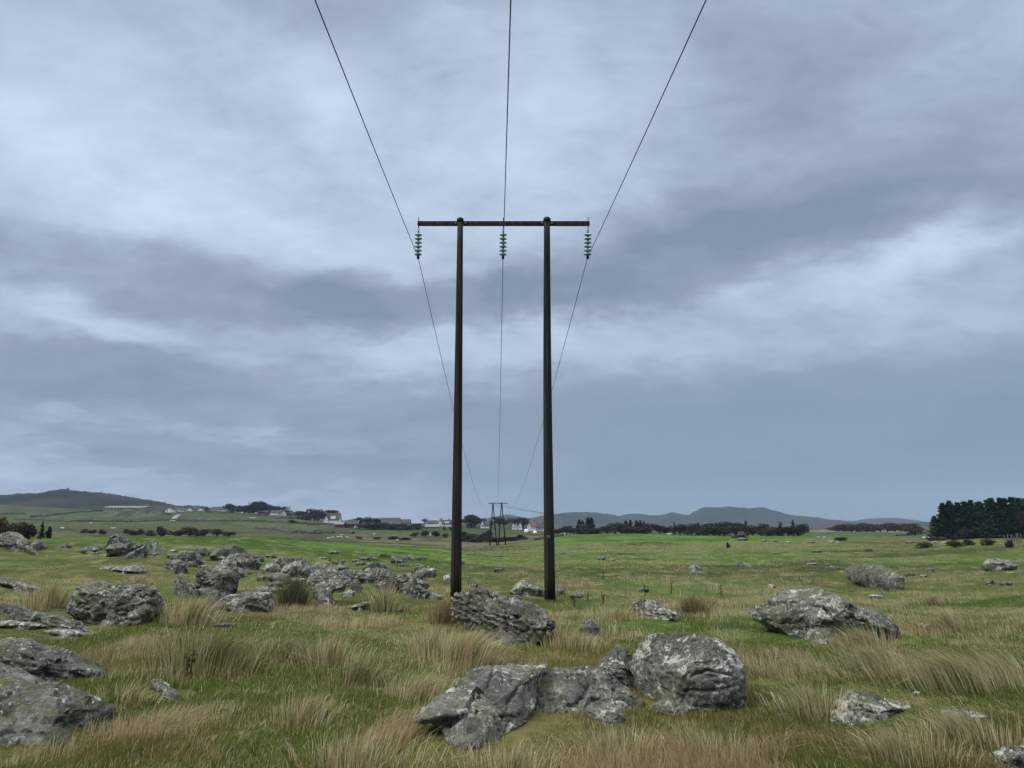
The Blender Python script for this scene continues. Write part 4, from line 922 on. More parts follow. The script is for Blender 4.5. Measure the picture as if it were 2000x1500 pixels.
for a in (
    ('big straw tussock leaning right just before the dark rugged boulder', 905, 1300, .55, .60, (.45, 0), 2600),
    ('pinkish straw tussock left of the big leaning one before the dark rugged boulder', 840, 1285, .38, .50, (.15, 0), 1500),
    ('spreading straw tussock above the tip of the long sloping slab', 815, 1370, .40, .36, (.5, 0), 1500),
    ('straw tussock in the left foreground grass fanning to the right', 600, 1412, .42, .27, (.3, 0), 1400),
    ('straw tussock right of the mossy left rock mass', 310, 1440, .42, .28, (.45, 0), 1200),
    ('tall grey-green rush tussock in the left meadow', 410, 1315, .75, .62, (.28, 0), 3000, 'mixed'),
    ('pale straw tussock behind the tall grey-green rushes', 640, 1300, .45, .46, (.1, 0), 1600),
    ('dark rush tussock at the straight end of the wide speckled slab', 572, 1188, .42, .95, (.10, 0), 1500, 'dark'),
    ('straw tussock beside the long flat stone before the rubble', 748, 1194, .34, .75, (.0, 0), 1300),
    ('brown rush tussock beside the pale streaked rock', 1356, 1206, .40, .62, (-.12, 0), 1500, 'brown'),
    ('straw tussock on top of the grass right of the flat-topped block', 370, 1224, .60, .70, (.35, 0), 1900),
    ('pale straw tussock behind the flat-topped block', 272, 1150, .34, .45, (.1, 0), 900),
    ('straw tussock between the ridge rock and the flat-topped block', 92, 1188, .60, .75, (.3, 0), 1700),
    ('brown rush tussock left of the dark rugged boulder', 868, 1215, .45, .60, (.30, 0), 1300, 'brown'),
    ('large windblown tussock leaning left in the right foreground', 1880, 1350, .85, .62, (-.85, 0), 3400),
    ('windblown straw tussock just above the pale layered slab', 1720, 1320, .60, .50, (-.75, 0), 2000),
    ('straw tussock in front of the largest right boulder', 1690, 1275, .60, .50, (-.4, 0), 2000),
    ('straw tussock left of the pale layered slab', 1585, 1400, .40, .34, (-.25, 0), 1700),
    ('tall straw tussock below the low pale rock on the right', 1880, 1450, .55, .30, (-.45, 0), 2200),
    ('tall straw tussock at the bottom right of the pale layered slab', 1760, 1490, .50, .26, (-.30, 0), 2200),
    ('dry straw tussock at the bottom edge under the outcrop', 1000, 1520, .55, .24, (.1, 0), 1800),
    ('dry straw tussock at the bottom edge left of the outcrop', 700, 1510, .65, .25, (.15, 0), 2000),
    ('low straw tussock between the wooden poles', 1015, 1128, .8, .45, (.1, 0), 700), ('pale straw tussock left of the pale streaked rock', 1205, 1215, .6, .42, (.15, 0), 1100),
    ('broad straw tussock behind the big rounded boulder', 1120, 1270, .6, .36, (.2, 0), 1400), ('straw tussock on the slope right of the egg-shaped boulder', 1830, 1180, .7, .4, (-.6, 0), 1000),
    ('straw tussock beyond the largest right boulder', 1860, 1235, .7, .45, (-.7, 0), 1300), ('windblown tussock at the right edge above the corner stone', 1970, 1340, .6, .5, (-.7, 0), 1400),
    ('straw tussock in front of the small pointed grey rock', 1200, 1470, .5, .22, (-.05, 0), 1300), ('straw tussock left of the narrow curved rock', 250, 1375, .3, .28, (.4, 0), 700),
    ('greenish tussock in the middle of the left meadow', 560, 1290, .5, .38, (.25, 0), 1300, 'mixed'), ('greenish tussock below the pale middle tussock', 700, 1340, .5, .34, (.3, 0), 1300, 'mixed'),
    ('straw tussock near the bottom edge right of the outcrop', 1380, 1480, .6, .24, (-.15, 0), 1500)): tussock(*a)
def dock(label, u, v, h):
    h = h * .6
    D = hit(u, v) or 20; x0 = at(u, v, D)[0]; g = gz1(x0, D); mb = MB(); rs = random.Random(int(u))
    for k in range(3):
        a = rs.uniform(-.25, .25); tip = (a * h, rs.uniform(-.1, .1), h * rs.uniform(.75, 1)); mb.tube([(a * .2, 0, 0), (tip[0] * .5, tip[1] * .5, tip[2] * .55), tip], [.008, .006, .004], 5)
        for q in range(9):
            t = rs.uniform(.4, 1); c = (tip[0] * t + rs.gauss(0, .03), tip[1] * t + rs.gauss(0, .03), tip[2] * t); s = rs.uniform(.010, .022)
            mb.add([(c[0] - s, c[1], c[2]), (c[0], c[1] + s, c[2] - s), (c[0] + s, c[1], c[2] + s * .6)], [(0, 1, 2)])
    o = mb.build('dock_plant', M['rust']); o.location = (x0, D, g); tag(o, label, 'weed', 'withered dock stalks')
for a in (('withered dock stalk before the tall grey-green rushes', 365, 1330, .55), ('withered dock right of the numbered pole, nearest of three', 1122, 1186, .6),
          ('withered dock behind the whitish stone near the numbered pole', 1148, 1176, .6), ('withered dock stalk furthest from the numbered pole in front of the streaked rock', 1178, 1182, .65),
          ('withered dock stalk at the upper end of the pale streaked rock', 1262, 1165, .8), ('withered dock stalk above the middle of the streaked rock', 1312, 1160, .8),
          ('withered dock stalk right of the streaked rock', 1410, 1168, .8), ('withered dock in the open pasture above the streaked rock', 1178, 1134, .9),
          ('rusty dock beside the largest right boulder on its near slope', 1565, 1142, .9), ('rusty dock stalk right behind the largest right boulder top', 1588, 1140, .9),
          ('low dock stalk at the left end of the rubble', 645, 1106, .7),
          ('dock stalk beside the pale humped stone', 776, 1110, .6)): dock(*a)
# ------------------------------------------------------------------ hills
def ridge(name, pts, D, depth, mat, ubase, noise=2.0, ns=20.0, seed=1, seg=420, drop=25.0):
    us = np.linspace(pts[0][0], pts[-1][0], seg); vs = np.interp(us, [p[0] for p in pts], [p[1] for p in pts])
    ts = np.linspace(-1, 1, 46); V = []
    X = (us - 1000) / FPX * D * .985; top = D * np.tan(PITCH - np.arctan((vs - 750) / FPX)) + CZ
    k = np.array([1, 2, 3, 2, 1.]) / 9; top[2:-2] = np.convolve(top, k, 'valid')
    base = D * math.tan(PITCH - math.atan((ubase - 750) / FPX)) + CZ
    for t in ts:
        y = D + t * depth; f = math.cos(t * math.pi / 2) ** .8 if abs(t) < 1 else 0
        xx = X * (1 + t * depth / D * .5)
        rg = (fb2(xx / 170 + seed, np.full_like(xx, y / 170), 4, seed) - .5)
        n = (fb2(xx / ns, np.full_like(xx, y / ns), 4, seed + 3) - .5) * noise * (.3 + .7 * f)
        f2 = np.clip(f + rg * .55 * f * (1 - f) * 2, 0, 1.0)
        V.append(np.stack([xx, np.full_like(xx, y), base - drop * (1 - f) + (top - base) * f2 + n], 1))
    V = np.vstack(V); i, j = np.meshgrid(np.arange(len(ts) - 1), np.arange(seg - 1), indexing='ij'); kk = (i * seg + j).ravel()
    F = np.stack([kk, kk + 1, kk + seg + 1, kk + seg], 1)
    o = mk(name, V, F, mat, smooth=True); tag(o, kind='structure'); return o
HM1 = hill_mat('wooded_hill', (.006, .012, .008), (.034, .029, .020), (.004, .008, .006), .014)
HM2 = hill_mat('distant_hill', (.014, .022, .018), (.030, .030, .025), (.008, .014, .012), .006)
ridge('hills', [(-500, 980), (-300, 968), (-60, 972), (0, 975), (15, 973), (30, 967), (50, 965.5), (95, 965), (110, 962), (122, 958.5), (133, 957.5), (150, 959), (175, 962), (200, 964), (225, 968), (240, 970), (262, 973), (290, 977), (318, 983), (330, 987), (350, 990), (375, 989), (400, 990), (430, 996), (470, 1004)], 1250, 330, HM1, 1004, 5, 15, 3)
ridge('hills', [(880, 1030), (930, 1017), (960, 1010), (985, 1006), (1000, 1008), (1015, 1011), (1030, 1013), (1045, 1010), (1080, 1005), (1100, 1003), (1123, 1000), (1150, 1002), (1165, 1003), (1185, 1005), (1205, 1010), (1222, 1007), (1238, 1006), (1255, 1006), (1285, 1008), (1300, 1004), (1315, 1003), (1325, 1005), (1345, 1007), (1358, 1004), (1366, 995), (1378, 993), (1395, 993), (1410, 991.5), (1430, 991), (1450, 991.5), (1470, 993), (1485, 993.5), (1505, 998), (1520, 1004), (1535, 1007), (1555, 1009), (1580, 1011), (1600, 1015), (1625, 1018), (1650, 1020), (1680, 1024), (1720, 1030)], 2900, 700, HM2, 1030, 16, 60, 8)
ridge('hills', [(1640, 1031), (1670, 1022), (1690, 1013.5), (1720, 1012), (1750, 1012), (1775, 1016), (1800, 1020), (1840, 1024), (1900, 1028)], 3500, 500, HM2, 1030, 16, 70, 12)
ridge('hills', [(1760, 1028), (1790, 1021), (1812, 1018), (1830, 1021), (1880, 1022), (2000, 1024), (2200, 1020), (2600, 1026)], 2200, 400, HM2, 1030, 12, 50, 14)

ridge('hills', [(205, 1006), (225, 1000), (245, 995), (268, 993.5), (290, 995), (310, 998), (330, 1004), (345, 1008)], 560, 30, hill_mat('rocky_knoll', (.022, .034, .018), (.085, .085, .072), (.05, .055, .03), .08), 1012, 3, 6, 21, seg=120, drop=6)
# ------------------------------------------------------------------ trees
def leaves_mesh(C, size, seed, up=.0, elong=1.0):
    rs = np.random.RandomState(seed); n = len(C); a = rs.normal(size=(n, 3)); a /= np.linalg.norm(a, axis=1)[:, None]
    b = rs.normal(size=(n, 3)); b -= (a * b).sum(1)[:, None] * a; b /= np.linalg.norm(b, axis=1)[:, None]
    s = size * rs.uniform(.5, 1.3, n)[:, None]
    V = np.stack([C - a * s * elong, C + b * s * .5, C + a * s * elong, C - b * s * .6], 1).reshape(-1, 3)
    F = (np.arange(n) * 4)[:, None] + np.array([[0, 1, 2, 3]]); return V, F
def dec_proto(seed, n=1500, bare=.0, shape=(1, 1, .85), trunk=.28):
    rs = np.random.RandomState(seed); lob = []
    for k in range(13):
        d = rs.normal(size=3); d /= np.linalg.norm(d); lob.append((d * rs.uniform(.15, .62), rs.uniform(.24, .42)))
    C = []
    for k in range(n):
        c, r = lob[rs.randint(13)]; d = rs.normal(size=3); d /= np.linalg.norm(d); C.append(c + d * r * rs.uniform(.55, 1.08) ** .6)
    C = np.array(C); C[:, 0] *= .5 * shape[0]; C[:, 1] *= .5 * shape[1]; C[:, 2] = trunk + (1 - trunk) * .5 + C[:, 2] * (1 - trunk) * .58
    C[:, 2] = np.clip(C[:, 2], .04, 1.02)
    mb = MB(); mb.tube([(0, 0, -.04), (.01, 0, trunk * .6), (0, .01, .55)], [.030, .022, .010], 7)
    for k in range(9):
        c, r = lob[k]; t = (c[0] * .42 * shape[0], c[1] * .42, trunk + (1 - trunk) * (.5 + c[2] * .5)); mb.tube([(0, 0, trunk * rs.uniform(.6, 1.2)), (t[0] * .5, t[1] * .5, t[2] * .75), t], [.013, .008, .003], 5)
    return leaves_mesh(C, .044, seed), mb
def con_proto(seed, n=1700, wid=.42, ragged=.25):
    rs = np.random.RandomState(seed); C = []; A = []
    levels = 26
    for lv in range(levels):
        z = .02 + .98 * (lv / levels) ** .95; R = wid * .5 * (1 - z) ** .92 * rs.uniform(1 - ragged, 1 + ragged) + .012
        nb = max(5, int(11 * (1 - z * .6)))
        for b in range(nb):
            th = rs.uniform(0, 2 * math.pi); Rb = R * rs.uniform(.65, 1.15)
            m = max(2, int(n / levels / nb))
            for q in range(m):
                t = rs.uniform(.1, 1) ** .7; C.append((math.cos(th) * Rb * t, math.sin(th) * Rb * t, z - t * Rb * .32 + t * t * Rb * .22 + rs.normal() * .006))
    C = np.array(C); mb = MB(); mb.tube([(0, 0, -.04), (0, 0, .98)], [.022, .003], 7); 
    return leaves_mesh(C, .030, seed, elong=1.2), mb
protos = {}
def proto(kind):
    if kind in protos: return protos[kind]
    sd = sum(map(ord, kind)); base = kind.rstrip('0123456789')
    if base == 'spruce': (V, F), mb = con_proto(sd); lm, bm_ = M['spruce'], M['bark']
    elif base == 'pine': (V, F), mb = con_proto(sd, 1200, .5, .45); lm, bm_ = M['spruce'], M['bark']
    elif base == 'green': (V, F), mb = dec_proto(sd, 1700, trunk=.03); lm, bm_ = M['broad'], M['bark']
    elif base == 'dome': (V, F), mb = dec_proto(sd, 2300, trunk=.05, shape=(1.1, 1.1, 1)); lm, bm_ = M['scrub'], M['bark']
    elif base == 'olive': (V, F), mb = dec_proto(sd, 1500, trunk=.04); lm, bm_ = M['olive'], M['bark']
    elif base == 'brown': (V, F), mb = dec_proto(sd, 1500, trunk=.04); lm, bm_ = M['autumn'], M['bark']
    elif base == 'bare': (V, F), mb = dec_proto(sd, 420, trunk=.25); lm, bm_ = M['autumn'], M['palebark']
    elif base == 'birch': (V, F), mb = dec_proto(sd, 900, trunk=.42); lm, bm_ = M['autumn'], M['palebark']
    elif base == 'umbrella': (V, F), mb = dec_proto(sd, 1000, trunk=.55); lm, bm_ = M['autumn'], M['bark']
    V[:, 0] *= 1.0
    cm = mk('crown', V, F, lm); tm = mb.build('trunk', bm_, None)
    protos[kind] = (cm.data, tm.data); bpy.data.objects.remove(cm); bpy.data.objects.remove(tm); return protos[kind]
ORD = ['first', 'second', 'third', 'fourth', 'fifth', 'sixth', 'seventh', 'eighth', 'ninth', 'tenth', 'eleventh', 'twelfth', 'thirteenth', 'fourteenth', 'fifteenth', 'sixteenth', 'seventeenth', 'eighteenth', 'nineteenth', 'twentieth']
tcount = 0
def tree(kind, u, vtop, wpx, D, label, group=None, nm=None, sink=0.0):
    global tcount; tcount += 1; rs = random.Random(tcount)
    base = kind
    k = kind + str(rs.randint(1, 2 if kind not in ('spruce', 'brown') else 3)); cd, td = proto(k)
    x = at(u, vtop, D)[0]; g = gz1(x, D) - sink; H = at(u, vtop, D)[2] - g; H = max(H, 1.2)
    W = wpx / FPX * D * ((1.25 if kind in ('spruce', 'pine') else 1.9) if D > 100 else 1.0); bw = .42 if kind == 'spruce' else (.5 if kind == 'pine' else .95); s = W / bw
    e = empty(nm or {'spruce': 'spruce_tree', 'pine': 'pine_tree', 'dome': 'evergreen_tree', 'birch': 'birch_tree'}.get(kind, 'broadleaf_tree'), (x, D, g), rs.uniform(0, 6.28)); e.scale = (s, s, H)
    for n_, d_ in (('crown', cd), ('trunk', td)):
        o = bpy.data.objects.new(n_, d_); col.objects.link(o); o.parent = e
    tag(e, label, 'bush' if nm and 'bush' in nm else 'tree', group); return e
def belt(items, D, group, where, adj):
    cnt = {}
    for it in sorted(items, key=lambda q: q[1]):
        k = it[0]; cnt[k] = cnt.get(k, 0) + 1
        lab = '%s %s from the left %s' % (ORD[cnt[k] - 1], adj[k], where)
        tree(k, it[1], it[2], it[3], it[4] if len(it) > 4 else D, lab, group)
ADJ = {'spruce': 'dark spruce', 'pine': 'ragged dark pine', 'brown': 'brown autumn tree', 'green': 'dark green round tree', 'olive': 'yellowish green tree', 'bare': 'half bare tree', 'birch': 'bare pale-stemmed tree', 'dome': 'dense dark evergreen', 'umbrella': 'flat-crowned tree'}
in_front = 'in the front row of the conifer plantation'; in_back = 'in the back row of the conifer plantation'
pl = [('spruce', 1824, 1008, 26, 182), ('spruce', 1838, 986, 30, 176), ('spruce', 1850, 981, 30, 180), ('spruce', 1868, 984, 32, 186), ('spruce', 1882, 978, 30, 180), ('spruce', 1896, 977, 30, 188), ('spruce', 1911, 974, 34, 180), ('spruce', 1925, 976, 30, 188),
      ('spruce', 1937, 973, 30, 182), ('spruce', 1950, 971, 32, 188), ('spruce', 1962, 974, 30, 180), ('spruce', 1973, 972, 32, 184), ('spruce', 1986, 975, 32, 180), ('spruce', 2000, 977, 34, 184), ('spruce', 2018, 974, 34, 182), ('spruce', 2036, 978, 34, 186)]
_pr = random.Random(9); pl = [(k_, u_ + _pr.uniform(-3, 3), v_ + _pr.uniform(-4, 5), w_ * _pr.uniform(1.2, 1.7), d_) for k_, u_, v_, w_, d_ in pl]
belt(pl, 180, 'conifers of the plantation', in_front, ADJ)
pl2 = [('spruce', u + rr, 980 + abs(u - 1940) * .07 + rr, 50, 196 + (u % 3) * 4) for u, rr in zip(range(1842, 2040, 17), (2, -3, 4, 1, -2, 3, 0, -4, 2, 3, -1, 2))]
belt(pl2, 200, 'conifers of the plantation', in_back, ADJ)
tree('brown', 1897, 1028, 27, 158, 'reddish brown tree in front of the dark conifer plantation')
tree('brown', 1996, 992, 20, 176, 'brown tree glimpsed at the right edge among the plantation conifers')
tree('brown', 1785, 1022, 28, 300, 'round brown tree at the right end of the reddish ploughed field')
# belt in front of the far hills
B2 = 300
belt([('brown', 1107, 1024, 20), ('spruce', 1131, 1014, 18), ('spruce', 1138, 1016, 16), ('spruce', 1148, 1010, 20), ('spruce', 1155, 1010, 20), ('olive', 1141, 1020, 14, 290), ('brown', 1120, 1029, 14), ('brown', 1090, 1030, 14), ('brown', 1075, 1030, 16),
      ('olive', 1200, 1018, 32), ('olive', 1186, 1026, 24, 285), ('olive', 1166, 1029, 30, 285), ('green', 1215, 1020, 22), ('spruce', 1222, 1016, 16), ('spruce', 1231, 1015, 16), ('spruce', 1243, 1016, 18), ('spruce', 1250, 1016, 18), ('spruce', 1257, 1018, 16),
      ('brown', 1232, 1027, 26, 290), ('brown', 1254, 1028, 28, 290), ('brown', 1268, 1021, 28), ('brown', 1287, 1024, 28), ('brown', 1302, 1029, 18)], B2, 'trees of the belt behind the green mound', 'in the belt behind the green mound', ADJ)
belt([('brown', 1327, 1021, 30), ('spruce', 1317, 1019, 6), ('brown', 1350, 1022, 26), ('spruce', 1363, 1020, 16), ('green', 1378, 1027, 26, 280), ('green', 1394, 1019, 36), ('green', 1414, 1019, 34), ('brown', 1436, 1018, 38), ('pine', 1456, 1016, 14), ('birch', 1455, 1026, 22, 280), ('birch', 1446, 1025, 16, 280),
      ('green', 1405, 1028, 30, 280), ('green', 1470, 1026, 22), ('brown', 1484, 1022, 28), ('olive', 1500, 1036, 34, 270), ('brown', 1372, 1024, 20), ('birch', 1425, 1026, 24, 282)], B2, 'trees of the dark grove under the flat-topped hill', 'in the grove under the flat-topped hill', ADJ)
tree('olive', 1342, 1036, 13, 265, 'small yellowish bush at the left part of the dark grove', nm='bush')
belt([('pine', 1524, 1019, 18), ('brown', 1520, 1028, 38), ('brown', 1538, 1027, 28), ('pine', 1548, 1015, 16), ('green', 1559, 1021, 28)], 262, 'trees of the lone group', 'in the lone group right of the grove', ADJ)
belt([('brown', 1634, 1024, 22), ('green', 1648, 1024, 24), ('brown', 1662, 1022, 26), ('green', 1676, 1022, 26), ('brown', 1690, 1021, 26), ('green', 1704, 1021, 26), ('brown', 1718, 1021, 26), ('green', 1732, 1021, 26), ('brown', 1746, 1021, 26), ('green', 1758, 1022, 26), ('brown', 1770, 1022, 24)],
     560, 'trees of the distant wood', 'in the distant wood left of the plantation', ADJ)
# hillside at the left with the farms
belt([('spruce', 404, 989, 9, 640), ('dome', 451, 983, 16), ('dome', 469, 987, 14), ('dome', 508, 979, 44), ('dome', 492, 988, 30), ('dome', 523, 990, 24), ('bare', 485, 985, 14), ('brown', 456, 991, 10, 590), ('bare', 540, 985, 22), ('bare', 552, 987, 20), ('bare', 532, 988, 16), ('bare', 562, 994, 12),
      ('brown', 478, 995, 22)], 600, 'trees around the hilltop farms', 'around the crest farmhouse', ADJ)
belt([('olive', 583, 996, 14), ('olive', 591, 996, 12), ('spruce', 600, 994, 12), ('brown', 615, 991, 30), ('brown', 627, 997, 24), ('brown', 607, 1001, 22, 500), ('umbrella', 648, 994, 24, 480)], 520, 'trees between the two hillside farms', 'between the white farms on the slope', ADJ)
tree('brown', 571, 1014, 11, 420, 'single dark tree alone in the sloping field below the farms')
belt([('green', 705, 1009, 14, 500), ('green', 718, 1009, 14, 500), ('bare', 694, 1012, 10, 500), ('green', 735, 1010, 18, 500), ('green', 744, 1011, 14, 500), ('green', 725, 1021, 44, 400), ('green', 748, 1021, 40, 400), ('green', 770, 1024, 30, 400), ('brown', 782, 1023, 26, 405), ('brown', 806, 1022, 30, 410), ('brown', 818, 1028, 20, 400), ('green', 760, 1026, 24, 395),
      ('bare', 830, 1011, 12, 520), ('green', 685, 1014, 8, 510), ('green', 734, 1030, 30, 392), ('brown', 795, 1030, 24, 392)], 400, 'trees around the dark barns', 'around the dark barns in the dip', ADJ)
belt([('dome', 921, 1004, 30, 480), ('bare', 938, 1008, 16, 480), ('brown', 975, 1007, 24, 500), ('bare', 997, 1008, 14, 500), ('bare', 1008, 1010, 16, 500), ('brown', 1022, 1009, 24, 500), ('brown', 958, 1017, 14, 490), ('brown', 1050, 1022, 12, 470)], 480, 'trees among the white farms behind the far pylon', 'among the white farms behind the far pylon', ADJ)
# conifers on the hill skyline
for k, (u, v, w_) in enumerate(((198, 960, 6), (214, 962, 6), (224, 965, 5), (245, 967, 5), (253, 969, 5), (260, 970, 5), (322, 979, 5), (206, 964, 4), (186, 963, 4))):
    e = tree('spruce', u, v, w_, 1250, 'tiny conifer on the skyline of the wooded hill, %s from the left end' % ORD[[198, 214, 224, 245, 253, 260, 322, 206, 186].index(u)], 'conifers on the hill skyline')
    hb = at(u, np.interp(u, [150, 200, 262, 330], [959, 964, 973, 987]) + 3, 1250)[2]; top = at(u, v, 1250)[2]; e.location.z = hb; e.scale[2] = top - hb
srt = sorted([(o.location.x, o) for o in col.objects if o.get('group') == 'conifers on the hill skyline'], key=lambda q: q[0])
for k, (_, o) in enumerate(srt): o['label'] = 'tiny conifer on the skyline of the wooded hill, %s from its left end' % ORD[k]
# rear row closing the conifer plantation
pl3 = [('spruce', u, 985 + (u * 7 % 9), 54, 212) for u in range(1850, 2050, 22)]
belt(pl3, 212, 'conifers of the plantation', 'in the deep middle of the conifer plantation', ADJ)
# near scrub at the left edge
for k, (u, v, w_, d, lb) in enumerate(((-14, 1012, 44, 62, 'brown leafless scrub cut by the left edge'), (14, 1010, 44, 64, 'brown leafless scrub behind the crest outcrop, tallest of the thicket'), (38, 1014, 40, 63, 'brown leafless scrub in the middle of the left thicket'),
                                        (60, 1018, 34, 62, 'brown leafless scrub touching the dark conifer bush'), (26, 1024, 60, 58, 'low brown scrub at the front of the left thicket'))):
    tree('brown', u, v, w_ * 1.15, d, lb, 'brown scrub thicket at the left edge', nm='bush', sink=.5)
tree('pine', 84, 1019, 20, 60, 'dark conifer bush at the right end of the brown scrub thicket', nm='bush', sink=.3)
tree('dome', 97, 1030, 16, 60, 'low dark bush leaning right beside the conifer bush on the crest', nm='bush', sink=.3)
# scrub bands
def scrubs(spec, kind, group, where, mat=None):
    for k, (u, v, w_, d) in enumerate(sorted(spec)):
        tree(kind, u, v - (k * 7 % 5), w_ * (.55 if kind == 'brown' else .8), d, '%s %s from the left %s' % (ORD[k], 'low dark scrub' if kind == 'dome' else 'low brown scrub', where), group, nm='bush', sink=.4)
scrubs([(165, 1033, 20, 235), (181, 1035, 24, 235), (200, 1037, 20, 230), (248, 1032, 16, 240), (275, 1033, 22, 240), (262, 1038, 30, 225), (318, 1031, 34, 225), (345, 1035, 34, 220), (372, 1031, 40, 222), (400, 1033, 40, 222), (425, 1036, 34, 222), (448, 1038, 30, 222), (295, 1037, 30, 222), (385, 1037, 44, 215)], 'brown', 'dark heath scrub beyond the crest', 'in the scrub beyond the left crest')
scrubs([(905, 1040, 26, 300), (920, 1043, 30, 290), (940, 1046, 34, 285), (960, 1049, 36, 280), (985, 1048, 36, 280), (935, 1053, 36, 262), (968, 1054, 40, 262), (998, 1050, 24, 275), (1015, 1045, 18, 290), (900, 1050, 28, 270), (955, 1038, 14, 310), (1022, 1053, 16, 262), (915, 1049, 28, 272), (948, 1041, 22, 296), (1003, 1055, 20, 255)], 'dome', 'juniper scrub behind the far pylon', 'behind the far pylon')
scrubs([(812, 1040, 26, 310), (832, 1038, 24, 310), (850, 1036, 24, 310), (790, 1049, 34, 262), (770, 1049, 30, 262), (868, 1041, 18, 300), (735, 1052, 20, 255), (700, 1054, 18, 250), (880, 1030, 10, 400), (868, 1031, 10, 400), (618, 1037, 14, 330), (628, 1040, 18, 322)], 'brown', 'heath scrub in front of the barns', 'on the heath before the barns')
for (k_, u, v, w_, d, lb) in (('olive', 1808, 1062, 22, 103, 'round brown shrub at the left end of the right bank'), ('olive', 1890, 1060, 30, 96, 'brown shrub on top of the right bank'), ('olive', 1865, 1066, 40, 90, 'low olive shrub on the slope of the right bank'),
                          ('brown', 1641, 1052, 16, 165, 'low dark shrub among stones in the far pasture'), ('dome', 1422, 1077, 5, 118, 'tiny dark tuft alone in the pale grass band'),
                          ('brown', 1445, 1048, 22, 200, 'low dark shrub on the bedrock hump before the grove'), ('olive', 1840, 1049, 20, 150, 'rusty low shrub left of the plantation foot'), ('brown', 1865, 1050, 14, 150, 'rusty low shrub at the plantation foot'), ('brown', 1818, 1051, 14, 150, 'rusty low shrub furthest left of the plantation foot'),
                          ('olive', 1930, 1064, 44, 88, 'grassy olive shrub on the crest of the right bank'), ('brown', 1975, 1078, 22, 82, 'brown shrub below the fence at the right edge')):
    tree(k_, u, v, w_, d, lb, nm='bush', sink=.3)

# ------------------------------------------------------------------ buildings
def house(label, u0, u1, vt, vb, D, wall='white', roof='slate', gable=False, eave=.45, win=3, floors=1, chimney=True, nm='farmhouse', cat='house', dormer=False):
    x0 = at(u0, vb, D)[0]; x1 = at(u1, vb, D)[0]; zt_ = at(0, vt, D)[2]; zb = at(0, vb, D)[2]; cx_ = (x0 + x1) / 2
    g = gz1(cx_, D); zb = min(zb, g + .3) if abs(zb - g) > 3 else zb; zb = g if abs(zb - g) < 4 else zb; W = x1 - x0; H = zt_ - zb; H = max(H, 2.5); e = empty(nm, (cx_, D, zb))
    he = H * (1 - eave); dp = max(6.0, W * .6) if not gable else W * 1.3; w2 = W / 2; d2 = dp / 2
    mb = MB(); mb.box(-w2, w2, -d2, d2, -3.0, he)
    if gable: mb.add([(-w2, -d2, he), (w2, -d2, he), (0, -d2, H), (-w2, d2, he), (w2, d2, he), (0, d2, H)], [(0, 1, 2), (5, 4, 3)])
    else: mb.add([(-w2, -d2, he), (-w2, d2, he), (-w2, 0, H), (w2, -d2, he), (w2, d2, he), (w2, 0, H)], [(0, 2, 1), (3, 4, 5)])
    mb.build('wall', M[wall], e)
    o_ = .35; r = MB(); th = .18
    if gable:
        for s in (-1, 1): r.add([(s * (w2 + o_), -d2 - o_, he - o_ * .8), (0, -d2 - o_, H + .05), (0, d2 + o_, H + .05), (s * (w2 + o_), d2 + o_, he - o_ * .8), (s * (w2 + o_), -d2 - o_, he - o_ * .8 + th), (0, -d2 - o_, H + .05 + th), (0, d2 + o_, H + .05 + th), (s * (w2 + o_), d2 + o_, he - o_ * .8 + th)], [(0, 1, 2, 3), (4, 7, 6, 5), (0, 4, 5, 1), (2, 6, 7, 3), (0, 3, 7, 4)])
    else:
        for s in (-1, 1): r.add([(-w2 - o_, s * (d2 + o_), he - .2), (-w2 - o_, 0, H + .05), (w2 + o_, 0, H + .05), (w2 + o_, s * (d2 + o_), he - .2), (-w2 - o_, s * (d2 + o_), he - .2 + th), (-w2 - o_, 0, H + .05 + th), (w2 + o_, 0, H + .05 + th), (w2 + o_, s * (d2 + o_), he - .2 + th)], [(0, 1, 2, 3), (4, 7, 6, 5), (0, 4, 5, 1), (2, 6, 7, 3), (0, 3, 7, 4)])
    ro = r.build('roof', M[roof], e)
    if chimney: MB().box(W * .12, W * .12 + .8, -.4, .4, H - .6, H + 1.0).build('chimney', M['chimney'], ro)
    for f in range(floors):
        for k in range(win):
            x = -w2 + W * (k + .5) / win; z = he * (f + .35) / floors; hh = min(1.2, he / floors * .38); ww = min(.5, W / win * .18)
            wo = MB().box(x - ww, x + ww, -d2 - .06, -d2 - .003, z, z + hh).build('window', M['pane'], e)
    if dormer:
        MB().box(-1.4, 1.4, -d2 - .05, -d2 * .3, he - .1, he + (H - he) * .55).build('dormer', M[wall], e)
    tag(e, label, cat, 'buildings on the hillside'); return e
house('very long low grey shed with a pale roof line below the wooded hill', 214, 290, 989, 997, 690, 'grey', 'grey', eave=.25, win=12, chimney=False, nm='barn', cat='barn')
house('white gabled house left of the road, leftmost of the hill hamlet', 327, 342, 991.5, 1000, 640, gable=True, win=2)
house('small white house with a chimney just right of the gabled house above the road', 343, 351, 991.5, 999.5, 645, win=2)
house('white house with a dark roof at the left middle of the hill hamlet', 354, 366, 992, 999, 640, win=3)
house('white house with a broad gable in the middle of the hill hamlet', 367, 378, 991.5, 999, 635, gable=True, win=2)
house('dark-roofed house behind the others in the hill hamlet', 378, 390, 989, 996, 670, win=3, wall='grey')
house('white gabled house at the right end of the hill hamlet', 388, 400, 992, 999, 640, gable=True, win=2)
house('long white house with a long dark roof beside the cone-shaped trees', 415, 446, 990, 998.5, 630, win=8, eave=.5)
house('low red shed in front of the big dark evergreen', 505, 524, 1002.5, 1008, 590, 'red', 'slate', win=0, chimney=False, nm='shed', cat='shed')
house('white farmhouse wing touching the big dark evergreen', 530, 545, 997, 1006.5, 590, win=4)
